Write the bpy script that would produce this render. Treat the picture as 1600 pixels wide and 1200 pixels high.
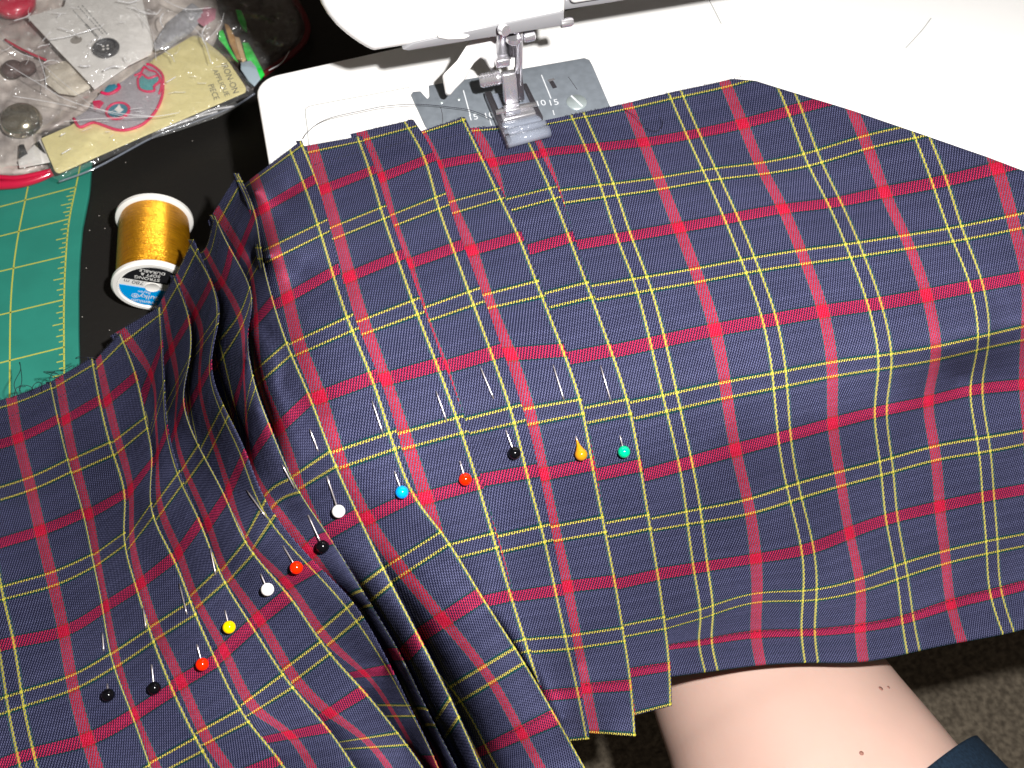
import bpy, math, random
import numpy as np
from mathutils import Vector, noise as mnoise
random.seed(5); np.random.seed(5)
for o in list(bpy.data.objects): bpy.data.objects.remove(o)
SC = bpy.context.scene
COL = SC.collection
MM = 0.001
# ------------------------------------------------------------ camera, light, exposure
F = 1570.0                                  # focal length in px of the 1600 px wide photograph
PITCH, ROLL, YAW = map(math.radians, (59, 1, -15))
def cam_axes():
    cp, sp, cr, sr = math.cos(PITCH), math.sin(PITCH), math.cos(ROLL), math.sin(ROLL)
    Xc = np.array([1, 0, 0.]); Yc = np.array([0, sp, cp]); Zc = np.array([0, -cp, sp])
    M = np.array([cr*Xc+sr*Yc, -sr*Xc+cr*Yc, Zc]).T
    A = np.array([[math.cos(YAW), -math.sin(YAW), 0], [math.sin(YAW), math.cos(YAW), 0], [0, 0, 1]])
    return A @ M
CM = cam_axes(); CP = np.array([0, 0, 280.0])   # world = machine axes, mm, z = 0 on the machine bed
cam_d = bpy.data.cameras.new('camera'); cam = bpy.data.objects.new('camera', cam_d); COL.objects.link(cam)
cam_d.sensor_width = 36; cam_d.lens = 36*F/1600; cam_d.clip_start = 0.01; cam_d.clip_end = 50
mw = np.eye(4); mw[:3, :3] = CM; mw[:3, 3] = CP*MM
from mathutils import Matrix
cam.matrix_world = Matrix(mw.tolist())
SC.camera = cam
cam_d.dof.use_dof = True; cam_d.dof.focus_distance = 0.345; cam_d.dof.aperture_fstop = 22

W = bpy.data.worlds.new('World'); SC.world = W; W.use_nodes = True
W.node_tree.nodes['Background'].inputs[0].default_value = (1.0, 0.86, 0.72, 1)
W.node_tree.nodes['Background'].inputs[1].default_value = 0.13
def flash():
    d = bpy.data.lights.new('camera_flash', 'SPOT'); o = bpy.data.objects.new('camera_flash', d); COL.objects.link(o)
    p = CP + CM @ np.array([55., 45., 0.])
    d.energy = FLASH_W; d.shadow_soft_size = 0.006; d.spot_size = math.radians(140); d.spot_blend = 0.6
    d.color = (1.0, 0.98, 0.96)
    o.location = Vector(p*MM)
    t = unp(850, 420, 0); o.rotation_euler = (Vector(t)-Vector(p)).to_track_quat('-Z', 'Y').to_euler()
FLASH_W = 16.0
SC.view_settings.view_transform = 'Standard'; SC.view_settings.look = 'None'
SC.view_settings.exposure = 0.0; SC.view_settings.gamma = 1
SC.render.engine = 'CYCLES'
SC.cycles.max_bounces = 8; SC.cycles.transparent_max_bounces = 16; SC.cycles.caustics_reflective = False; SC.cycles.caustics_refractive = False

def unp(px, py, z):
    "the point at height z (mm) on the line of sight through pixel px, py"
    px = np.asarray(px, float); py = np.asarray(py, float); z = np.asarray(z, float)
    d = np.stack([px-800, 600-py, np.full_like(px, -F)], -1) @ CM.T
    t = (z-CP[2])/d[..., 2]
    return CP + d*t[..., None]
def unpY(px, py, Y):
    d = CM @ np.array([px-800, 600-py, -F]); return CP + d*(Y-CP[1])/d[1]
flash()

# ------------------------------------------------------------ helpers
def N(v):
    v = np.asarray(v, float); return v/np.linalg.norm(v)
def tag(o, label=None, cat=None, group=None, kind=None):
    if label: o['label'] = label
    if cat: o['category'] = cat
    if group: o['group'] = group
    if kind: o['kind'] = kind
    return o
def mesh(name, vs, fs, mat, parent=None, smooth=True, uv=None):
    me = bpy.data.meshes.new(name)
    me.from_pydata((np.asarray(vs, float)*MM).tolist(), [], [tuple(map(int, f)) for f in fs])
    if uv is not None:
        lay = me.uv_layers.new(name='UVMap')
        idx = np.empty(len(me.loops), int); me.loops.foreach_get('vertex_index', idx)
        lay.data.foreach_set('uv', np.asarray(uv, float)[idx].ravel())
    me.update()
    if smooth: me.polygons.foreach_set('use_smooth', [True]*len(me.polygons))
    o = bpy.data.objects.new(name, me); COL.objects.link(o)
    if mat is not None: me.materials.append(mat)
    if parent is not None: o.parent = parent
    return o
def empty(name, label, cat, group=None):
    o = bpy.data.objects.new(name, None); COL.objects.link(o); o.empty_display_size = 0.01
    return tag(o, label, cat, group)
def grid_faces(nr, nc, off=0, closed=False):
    fs = []
    for i in range(nr-1):
        for j in range(nc if closed else nc-1):
            a = off+i*nc+j; b = off+i*nc+(j+1) % nc
            fs.append((a, b, b+nc, a+nc))
    return fs
def tube_data(pts, r, n=8, cap=True):
    pts = np.asarray(pts, float); m = len(pts)
    rs = np.full(m, r) if np.isscalar(r) else np.asarray(r, float)
    T = np.gradient(pts, axis=0); T /= np.linalg.norm(T, axis=1)[:, None]+1e-12
    ref = np.array([0, 0, 1.]) if abs(T[0][2]) < .9 else np.array([1., 0, 0])
    vs = []
    for i in range(m):
        a = N(np.cross(T[i], ref)); b = np.cross(T[i], a); ref = -np.cross(T[i], a) if False else ref
        for k in range(n):
            t = 2*math.pi*k/n
            vs.append(pts[i]+rs[i]*(math.cos(t)*a+math.sin(t)*b))
    fs = grid_faces(m, n, 0, True)
    if cap: fs += [tuple(range(n))[::-1], tuple((m-1)*n+k for k in range(n))]
    return vs, fs
def tube(name, pts, r, mat, parent=None, n=8, cap=True):
    v, f = tube_data(pts, r, n, cap); return mesh(name, v, f, mat, parent)
def merge(lst):
    V, Fc = [], []
    for v, f in lst:
        o = len(V); V += [list(map(float, p)) for p in v]; Fc += [tuple(i+o for i in q) for q in f]
    return V, Fc
def frame(axis, up=(0, 0, 1)):
    a = N(axis); x = N(np.cross(up, a)) if abs(np.dot(N(up), a)) < .99 else N(np.cross((1, 0, 0), a)); return x, np.cross(a, x), a
def lathe_data(prof, origin, axis, n=40, up=(0, 0, 1)):
    x, y, a = frame(axis, up); vs = []
    for (r, h) in prof:
        for k in range(n):
            t = 2*math.pi*k/n; vs.append(np.asarray(origin)+a*h+r*(math.cos(t)*x+math.sin(t)*y))
    fs = grid_faces(len(prof), n, 0, True)
    if prof[0][0] > 1e-6: fs.append(tuple(range(n))[::-1])
    if prof[-1][0] > 1e-6: fs.append(tuple((len(prof)-1)*n+k for k in range(n)))
    return vs, fs
def lathe(name, prof, origin, axis, mat, parent=None, n=40, auto=True):
    v, f = lathe_data(prof, origin, axis, n); o = mesh(name, v, f, mat, parent)
    if auto: sharp(o)
    return o
def sharp(o, ang=40):
    import bmesh
    bm = bmesh.new(); bm.from_mesh(o.data); bmesh.ops.remove_doubles(bm, verts=bm.verts, dist=1e-8)
    bmesh.ops.recalc_face_normals(bm, faces=bm.faces)
    for e in bm.edges:
        if len(e.link_faces) == 2 and e.calc_face_angle(0) > math.radians(ang): e.smooth = False
    bm.to_mesh(o.data); bm.free()
def bevel(o, w, seg=3, ang=35):
    m = o.modifiers.new('bevel', 'BEVEL'); m.width = w*MM; m.segments = seg; m.limit_method = 'ANGLE'; m.angle_limit = math.radians(ang)
    return o
def slab(name, top, thick, mat, parent=None, bev=0, down=(0, 0, -1), seg=3):
    "prism: outline `top` pushed by thick along down"
    top = [np.asarray(p, float) for p in top]; n = len(top); d = N(down)*thick
    vs = top+[p+d for p in top]
    fs = [tuple(range(n)), tuple(range(2*n-1, n-1, -1))]+[(i, i+n, (i+1) % n+n, (i+1) % n) for i in range(n)]
    o = mesh(name, vs, fs, mat, parent, smooth=False)
    import bmesh
    bm = bmesh.new(); bm.from_mesh(o.data); bmesh.ops.recalc_face_normals(bm, faces=bm.faces); bm.to_mesh(o.data); bm.free()
    if bev:
        bevel(o, bev, seg); o.data.polygons.foreach_set('use_smooth', [True]*len(o.data.polygons))
    return o
def pslab(name, px, z, thick, mat, parent=None, bev=0, rnd=0, seg=3):
    if rnd: px = round_poly(px, rnd)
    return slab(name, [unp(x, y, z) for x, y in px], thick, mat, parent, bev, seg=seg)
def round_poly(px, r, n=5):
    "round the corners of an outline; r is one radius or one per corner"
    out = []; m = len(px); rs = [r]*m if np.isscalar(r) else r
    for i in range(m):
        p = np.array(px[i], float); a = np.array(px[i-1], float)-p; b = np.array(px[(i+1) % m], float)-p
        la, lb = np.linalg.norm(a), np.linalg.norm(b); q = min(rs[i], la*.45, lb*.45)
        if q <= 0.01: out.append(tuple(p)); continue
        s, e = p+a/la*q, p+b/lb*q
        for k in range(n+1):
            t = k/n; out.append(tuple((1-t)**2*s+2*t*(1-t)*p+t*t*e))
    return out
def box_data(c, ex, ey, ez, dx, dy, dz):
    c = np.asarray(c, float); ex, ey, ez = map(N, (ex, ey, ez)); vs = []
    for sx in (-.5, .5):
        for sy in (-.5, .5):
            for sz in (-.5, .5): vs.append(c+ex*dx*sx+ey*dy*sy+ez*dz*sz)
    return vs, [(0, 1, 3, 2), (4, 6, 7, 5), (0, 4, 5, 1), (2, 3, 7, 6), (0, 2, 6, 4), (1, 5, 7, 3)]
def box(name, c, ex, ey, ez, dx, dy, dz, mat, parent=None, bev=0):
    v, f = box_data(c, ex, ey, ez, dx, dy, dz); o = mesh(name, v, f, mat, parent, smooth=False)
    import bmesh
    bm = bmesh.new(); bm.from_mesh(o.data); bmesh.ops.recalc_face_normals(bm, faces=bm.faces); bm.to_mesh(o.data); bm.free()
    if bev: bevel(o, bev); o.data.polygons.foreach_set('use_smooth', [True]*6)
    return o
def catmull(pts, n=8):
    P = np.asarray(pts, float); Q = np.vstack([2*P[0]-P[1], P, 2*P[-1]-P[-2]]); out = []
    for i in range(1, len(Q)-2):
        for k in range(n):
            t = k/n; a, b, c, d = Q[i-1:i+3]
            out.append(.5*((2*b)+(-a+c)*t+(2*a-5*b+4*c-d)*t*t+(-a+3*b-3*c+d)*t**3))
    out.append(P[-1]); return np.array(out)
def text(name, body, x0, xdir, up, height, mat, parent, width=None, thick=.05, bold=0.0, center=True):
    "flat print: lettering lying in the plane of xdir, up, starting at x0 (mm)"
    cu = bpy.data.curves.new(name, 'FONT'); cu.body = body; cu.size = 1; cu.extrude = 0.02; cu.offset = bold
    cu.align_x = 'CENTER' if center else 'LEFT'; cu.align_y = 'CENTER'
    t = bpy.data.objects.new(name, cu); COL.objects.link(t)
    me = bpy.data.meshes.new_from_object(t.evaluated_get(bpy.context.evaluated_depsgraph_get()))
    bpy.data.objects.remove(t)
    co = np.empty(len(me.vertices)*3); me.vertices.foreach_get('co', co); co = co.reshape(-1, 3)
    w = np.ptp(co[:, 0]); h = np.ptp(co[:, 1]); sy = height/h; sx = sy if width is None else width/w
    xd, ud = N(xdir), N(up); nd = np.cross(xd, ud)
    P = np.asarray(x0)+co[:, :1]*sx*xd+(co[:, 1:2]-(co[:, 1].max()+co[:, 1].min())/2)*sy*ud+(co[:, 2:3]/.02)*thick*.5*nd
    me.vertices.foreach_set('co', (P*MM).ravel()); me.update(); me.name = name
    o = bpy.data.objects.new(name, me); COL.objects.link(o); me.materials.clear(); me.materials.append(mat); o.parent = parent
    return o

# ------------------------------------------------------------ materials
def new_mat(name):
    m = bpy.data.materials.new(name); m.use_nodes = True; nt = m.node_tree
    return m, nt, nt.nodes, nt.links, nt.nodes['Principled BSDF']
def pm(name, col, rough=.5, metal=0, coat=0, trans=0, ior=1.45, spec=.5, noise_amt=0, noise_scale=50, bump=0, bump_scale=200, sheen=0, emit=None, sss=0, col2=None, detail=4, bdist=.0005):
    m, nt, nd, lk, b = new_mat(name)
    b.inputs['Base Color'].default_value = (*col, 1); b.inputs['Roughness'].default_value = rough; b.inputs['Metallic'].default_value = metal
    b.inputs['Coat Weight'].default_value = coat; b.inputs['Coat Roughness'].default_value = .08; b.inputs['Transmission Weight'].default_value = trans; b.inputs['IOR'].default_value = ior
    b.inputs['Specular IOR Level'].default_value = spec; b.inputs['Sheen Weight'].default_value = sheen
    if sss: b.inputs['Subsurface Weight'].default_value = sss; b.inputs['Subsurface Radius'].default_value = (1, .35, .2); b.inputs['Subsurface Scale'].default_value = .006
    tc = nd.new('ShaderNodeTexCoord')
    if noise_amt or col2:
        n = nd.new('ShaderNodeTexNoise'); n.inputs['Scale'].default_value = noise_scale; n.inputs['Detail'].default_value = detail; lk.new(tc.outputs['Object'], n.inputs['Vector'])
        r = nd.new('ShaderNodeValToRGB'); lk.new(n.outputs['Fac'], r.inputs['Fac']); c2 = col2 or tuple(c*(1-noise_amt) for c in col)
        r.color_ramp.elements[0].position = .35; r.color_ramp.elements[1].position = .65
        r.color_ramp.elements[0].color = (*c2, 1); r.color_ramp.elements[1].color = (*col, 1)
        lk.new(r.outputs['Color'], b.inputs['Base Color'])
    if bump:
        n = nd.new('ShaderNodeTexNoise'); n.inputs['Scale'].default_value = bump_scale; n.inputs['Detail'].default_value = 5; lk.new(tc.outputs['Object'], n.inputs['Vector'])
        q = nd.new('ShaderNodeBump'); q.inputs['Strength'].default_value = bump; q.inputs['Distance'].default_value = bdist; lk.new(n.outputs['Fac'], q.inputs['Height']); lk.new(q.outputs['Normal'], b.inputs['Normal'])
    return m
def math_node(nt, op, a, b=None, c=None):
    n = nt.nodes.new('ShaderNodeMath'); n.operation = op
    for i, v in enumerate((a, b, c)):
        if v is None: continue
        if isinstance(v, (int, float)): n.inputs[i].default_value = v
        else: nt.links.new(v, n.inputs[i])
    return n.outputs[0]
THREADS = 104.0
def plaid():
    m, nt, nd, lk, b = new_mat('plaid_cotton')
    uv = nd.new('ShaderNodeUVMap'); uv.uv_map = 'UVMap'; sp = nd.new('ShaderNodeSeparateXYZ'); lk.new(uv.outputs['UV'], sp.inputs[0])
    M = lambda op, a, b=None, c=None: math_node(nt, op, a, b, c)
    # slow wander of the threads, so no line is ruler straight
    def stripes(coord, navy, red, yel, grn, tint):
        f = M('FRACT', M('ADD', coord, 100.0))
        r = nd.new('ShaderNodeValToRGB'); lk.new(f, r.inputs['Fac']); cr = r.color_ramp; cr.interpolation = 'CONSTANT'
        st = [(0, red), (.051, grn), (.066, navy), (.4125, grn), (.4265, yel), (.4485, navy), (.5515, yel), (.5735, grn), (.5875, navy), (.934, grn), (.949, red)]
        cr.elements[0].position = 0; cr.elements[0].color = (*red, 1); cr.elements[1].position = st[1][0]; cr.elements[1].color = (*st[1][1], 1)
        for p_, c_ in st[2:]:
            e = cr.elements.new(p_); e.color = (*c_, 1)
        # each thread a little lighter or darker than the next
        wn = nd.new('ShaderNodeTexWhiteNoise'); wn.noise_dimensions = '1D'; lk.new(M('FLOOR', M('MULTIPLY', coord, THREADS)), wn.inputs['W'])
        mx = nd.new('ShaderNodeMix'); mx.data_type = 'RGBA'; mx.blend_type = 'MULTIPLY'; mx.inputs[0].default_value = 1
        lk.new(r.outputs['Color'], mx.inputs[6])
        g = M('MULTIPLY_ADD', wn.outputs['Value'], .34, .83)
        cb = nd.new('ShaderNodeCombineXYZ')
        for i in range(3): lk.new(g, cb.inputs[i])
        lk.new(cb.outputs[0], mx.inputs[7]); return mx.outputs[2]
    U, V = sp.outputs['X'], sp.outputs['Y']
    warp = stripes(U, (.0065, .0075, .021), (.28, .003, .010), (.38, .34, .03), (.003, .032, .024), 0)
    weft = stripes(V, (.067, .070, .130), (.37, .018, .062), (.48, .41, .07), (.005, .060, .050), 0)
    iu = M('FLOOR', M('MULTIPLY', U, THREADS)); iv = M('FLOOR', M('MULTIPLY', V, THREADS))
    k = M('FLOORED_MODULO', M('ADD', M('MULTIPLY', iu, 2), iv), 5.0)
    top = M('LESS_THAN', k, 2.9)
    mx = nd.new('ShaderNodeMix'); mx.data_type = 'RGBA'; lk.new(top, mx.inputs[0]); lk.new(weft, mx.inputs[6]); lk.new(warp, mx.inputs[7])
    # lint and faint fading of the dye
    tc = nd.new('ShaderNodeTexCoord'); n = nd.new('ShaderNodeTexNoise'); n.inputs['Scale'].default_value = 1400; n.inputs['Detail'].default_value = 3; lk.new(tc.outputs['Object'], n.inputs['Vector'])
    n2 = nd.new('ShaderNodeTexNoise'); n2.inputs['Scale'].default_value = 45; n2.inputs['Detail'].default_value = 4; lk.new(tc.outputs['Object'], n2.inputs['Vector'])
    g = M('ADD', M('MULTIPLY_ADD', n.outputs['Fac'], .7, .45), M('MULTIPLY', n2.outputs['Fac'], .4))
    m2 = nd.new('ShaderNodeMix'); m2.data_type = 'RGBA'; m2.blend_type = 'MULTIPLY'; m2.inputs[0].default_value = 1; lk.new(mx.outputs[2], m2.inputs[6])
    cb = nd.new('ShaderNodeCombineXYZ')
    for i in range(3): lk.new(g, cb.inputs[i])
    lk.new(cb.outputs[0], m2.inputs[7]); lk.new(m2.outputs[2], b.inputs['Base Color'])
    b.inputs['Roughness'].default_value = .72; b.inputs['Specular IOR Level'].default_value = .04
    b.inputs['Sheen Weight'].default_value = .0; b.inputs['Sheen Roughness'].default_value = .45; b.inputs['Sheen Tint'].default_value = (.75, .78, 1, 1)
    bp = nd.new('ShaderNodeBump'); bp.inputs['Strength'].default_value = .35; bp.inputs['Distance'].default_value = .00012
    n3 = nd.new('ShaderNodeTexNoise'); n3.inputs['Scale'].default_value = 130; n3.inputs['Detail'].default_value = 3; lk.new(tc.outputs['Object'], n3.inputs['Vector'])
    lk.new(M('ADD', M('ADD', M('MULTIPLY', top, .5), n.outputs['Fac']), M('MULTIPLY', n3.outputs['Fac'], 9.0)), bp.inputs['Height']); lk.new(bp.outputs['Normal'], b.inputs['Normal'])
    return m
MAT = dict(
    plaid=plaid(),
    white=pm('white_plastic', (.66, .655, .64), .22, coat=.5),
    bed=pm('bed_plastic', (.90, .89, .87), .35, coat=.1, bump=.02, bump_scale=900),
    seam=pm('seam_grey', (.30, .30, .29), .6),
    greyrim=pm('grey_rim', (.22, .22, .23), .3, coat=.3),
    plate=pm('brushed_grey_metal', (.25, .28, .315), .42, metal=.35, noise_amt=.15, noise_scale=300),
    steel=pm('polished_steel', (.80, .79, .83), .24, metal=.86, bump=.06, bump_scale=300),
    darksteel=pm('dark_steel', (.16, .15, .17), .25, metal=.8),
    screw=pm('screw_steel', (.50, .57, .57), .3, metal=.55),
    print_white=pm('white_print', (.6, .62, .64), .5),
    clear=pm('clear_plastic', (.30, .33, .40), .10, ior=1.5, coat=1),
    black=pm('black_table', (.012, .011, .010), .42, bump=.35, bump_scale=350, bdist=.0004),
    mat=pm('green_mat', (.022, .22, .165), .55, noise_amt=.12, noise_scale=60, bump=.1, bump_scale=1500),
    matline=pm('mat_print', (.50, .50, .07), .6),
    spoolwhite=pm('spool_plastic', (.82, .80, .76), .3, coat=.3),
    blue=pm('label_blue', (.0, .33, .78), .35), blk=pm('label_black', (.012, .012, .014), .35), wht=pm('label_white', (.8, .79, .76), .4),
    ink=pm('grey_ink', (.10, .10, .10), .6), navythread=pm('navy_thread', (.005, .006, .014), .7), redthread=pm('dark_red_thread', (.022, .002, .005), .7),
    yellowthread=pm('yellow_thread', (.6, .52, .04), .7),
    skin=pm('skin', (.52, .345, .285), .48, sss=.25, noise_amt=.10, noise_scale=25, bump=.12, bump_scale=500, bdist=.0003),
    mole=pm('mole', (.26, .12, .09), .6),
    denim=pm('denim', (.010, .022, .040), .9, noise_amt=.4, noise_scale=900, bump=.5, bump_scale=1600, spec=.15),
    carpet=pm('carpet_pile', (.20, .165, .12), .95, col2=(.09, .072, .052), noise_scale=260, bump=1, bump_scale=380, bdist=.003),
    cream=pm('cream_card', (.86, .76, .36), .5, noise_amt=.03, noise_scale=90),
    cardwhite=pm('white_card', (.86, .83, .79), .45), glitter=pm('grey_glitter', (.66, .62, .66), .35, metal=.2, col2=(.40, .38, .42), noise_scale=2600, bump=.8, bump_scale=2500),
    pink=pm('pink_satin', (.72, .02, .11), .35, bump=.4, bump_scale=1500), teal=pm('teal_glitter', (.12, .50, .50), .35, col2=(.05, .28, .30), noise_scale=2600, bump=.6, bump_scale=2500),
    tealdk=pm('deep_teal', (.04, .22, .30), .3), button=pm('black_button', (.05, .05, .055), .22, coat=.4), redpl=pm('red_vinyl', (.55, .01, .05), .28, coat=.4),
    darkred=pm('dark_red_piping', (.12, .006, .01), .5), darkpouch=pm('dark_pouch', (.032, .022, .020), .35, coat=.3, col2=(.07, .055, .05), noise_scale=60),
    greyplas=pm('cloudy_vinyl', (.80, .72, .65), .3, coat=.4, col2=(.36, .31, .29), noise_scale=42, bump=.3, bump_scale=90, bdist=.002),
    paper=pm('crinkled_paper', (.74, .67, .55), .6, col2=(.60, .53, .43), noise_scale=60, bump=.5, bump_scale=120, bdist=.002),
    silver=pm('silver_sequin', (.85, .86, .92), .2, metal=.6), green=pm('holographic_green', (.05, .90, .12), .3, coat=.6, col2=(.0, .62, .04), noise_scale=300),
    wood=pm('wooden_stick', (.55, .30, .10), .5, noise_amt=.3, noise_scale=120), bluegrey=pm('bluish_foil', (.50, .62, .70), .2, metal=.2, coat=.5),
    pinkdull=pm('dull_pink', (.50, .20, .26), .5), brown=pm('brown_lump', (.10, .06, .055), .5), dust=pm('dust', (.6, .55, .5), .8),
    crease_highlight=pm('film_crease_highlight', (.95, .95, .97), .12, coat=1), needle=pm('pin_steel', (.60, .55, .56), .32, metal=.9),
)
def film_mat():
    m, nt, nd, lk, b = new_mat('cellophane'); out = nd['Material Output']
    nd.remove(b)
    tr = nd.new('ShaderNodeBsdfTransparent'); gl = nd.new('ShaderNodeBsdfGlossy'); gl.inputs['Roughness'].default_value = .11; gl.inputs['Color'].default_value = (1, 1, 1, 1)
    df = nd.new('ShaderNodeBsdfDiffuse'); df.inputs['Color'].default_value = (.8, .8, .8, 1)
    lw = nd.new('ShaderNodeFresnel'); lw.inputs['IOR'].default_value = 1.5
    a = nd.new('ShaderNodeMixShader'); lk.new(math_node(nt, 'MINIMUM', math_node(nt, 'MULTIPLY', lw.outputs[0], 1.3), .13), a.inputs[0]); lk.new(tr.outputs[0], a.inputs[1]); lk.new(gl.outputs[0], a.inputs[2])
    c = nd.new('ShaderNodeMixShader'); c.inputs[0].default_value = .06; lk.new(a.outputs[0], c.inputs[1]); lk.new(df.outputs[0], c.inputs[2])
    tc = nd.new('ShaderNodeTexCoord'); n = nd.new('ShaderNodeTexNoise'); n.inputs['Scale'].default_value = 55; n.inputs['Detail'].default_value = 2; n.inputs['Distortion'].default_value = 1.0; lk.new(tc.outputs['Object'], n.inputs['Vector'])
    vo = nd.new('ShaderNodeTexVoronoi'); vo.feature = 'DISTANCE_TO_EDGE'; vo.inputs['Scale'].default_value = 75
    mp = nd.new('ShaderNodeMix'); mp.data_type = 'VECTOR'; mp.inputs[0].default_value = .04; lk.new(tc.outputs['Object'], mp.inputs[4]); lk.new(n.outputs['Color'], mp.inputs[5]); lk.new(mp.outputs[1], vo.inputs['Vector'])
    h = math_node(nt, 'ADD', math_node(nt, 'MINIMUM', math_node(nt, 'MULTIPLY', vo.outputs['Distance'], 2.5), .45), math_node(nt, 'MULTIPLY', n.outputs['Fac'], 1.3))
    q = nd.new('ShaderNodeBump'); q.inputs['Strength'].default_value = .8; q.inputs['Distance'].default_value = .0028; lk.new(h, q.inputs['Height'])
    lk.new(q.outputs[0], gl.inputs['Normal']); lk.new(q.outputs[0], lw.inputs['Normal'])
    lk.new(c.outputs[0], out.inputs['Surface']); return m
MAT['film'] = film_mat()
MAT['clear'].node_tree.nodes['Principled BSDF'].inputs['Alpha'].default_value = .45
MAT['crease_highlight'].node_tree.nodes['Principled BSDF'].inputs['Alpha'].default_value = .42
def gold_thread():
    m, nt, nd, lk, b = new_mat('gold_rayon_thread')
    b.inputs['Base Color'].default_value = (.62, .27, .004, 1); b.inputs['Roughness'].default_value = .33; b.inputs['Specular IOR Level'].default_value = .8; b.inputs['Metallic'].default_value = .75
    uv = nd.new('ShaderNodeUVMap'); uv.uv_map = 'UVMap'; mp = nd.new('ShaderNodeMapping'); mp.inputs['Scale'].default_value = (14, 120, 1); lk.new(uv.outputs[0], mp.inputs[0])
    n = nd.new('ShaderNodeTexNoise'); n.inputs['Scale'].default_value = 1; n.inputs['Detail'].default_value = 3; lk.new(mp.outputs[0], n.inputs['Vector'])
    r = nd.new('ShaderNodeValToRGB'); r.color_ramp.elements[0].position = .35; r.color_ramp.elements[1].position = .65
    r.color_ramp.elements[0].color = (.55, .21, .003, 1); r.color_ramp.elements[1].color = (.92, .43, .01, 1); lk.new(n.outputs['Fac'], r.inputs[0]); lk.new(r.outputs[0], b.inputs['Base Color'])
    w = nd.new('ShaderNodeTexWave'); w.bands_direction = 'Y'; w.inputs['Scale'].default_value = 30; w.inputs['Distortion'].default_value = 2.5; w.inputs['Detail'].default_value = 3; w.inputs['Detail Scale'].default_value = 3; lk.new(uv.outputs[0], w.inputs[0])
    q = nd.new('ShaderNodeBump'); q.inputs['Strength'].default_value = .6; q.inputs['Distance'].default_value = .0003; lk.new(math_node(nt, 'ADD', w.outputs['Fac'], n.outputs['Fac']), q.inputs['Height']); lk.new(q.outputs[0], b.inputs['Normal'])
    return m
MAT['gold'] = gold_thread()
# digitised plaid lines of the cloth: for each pleat, columns u (sett coordinate across) and one pixel per row v in R
R=[-.4375,0,.5,1,1.5,2,2.5,3,3.5,4,4.5,5,5.4375]
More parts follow.
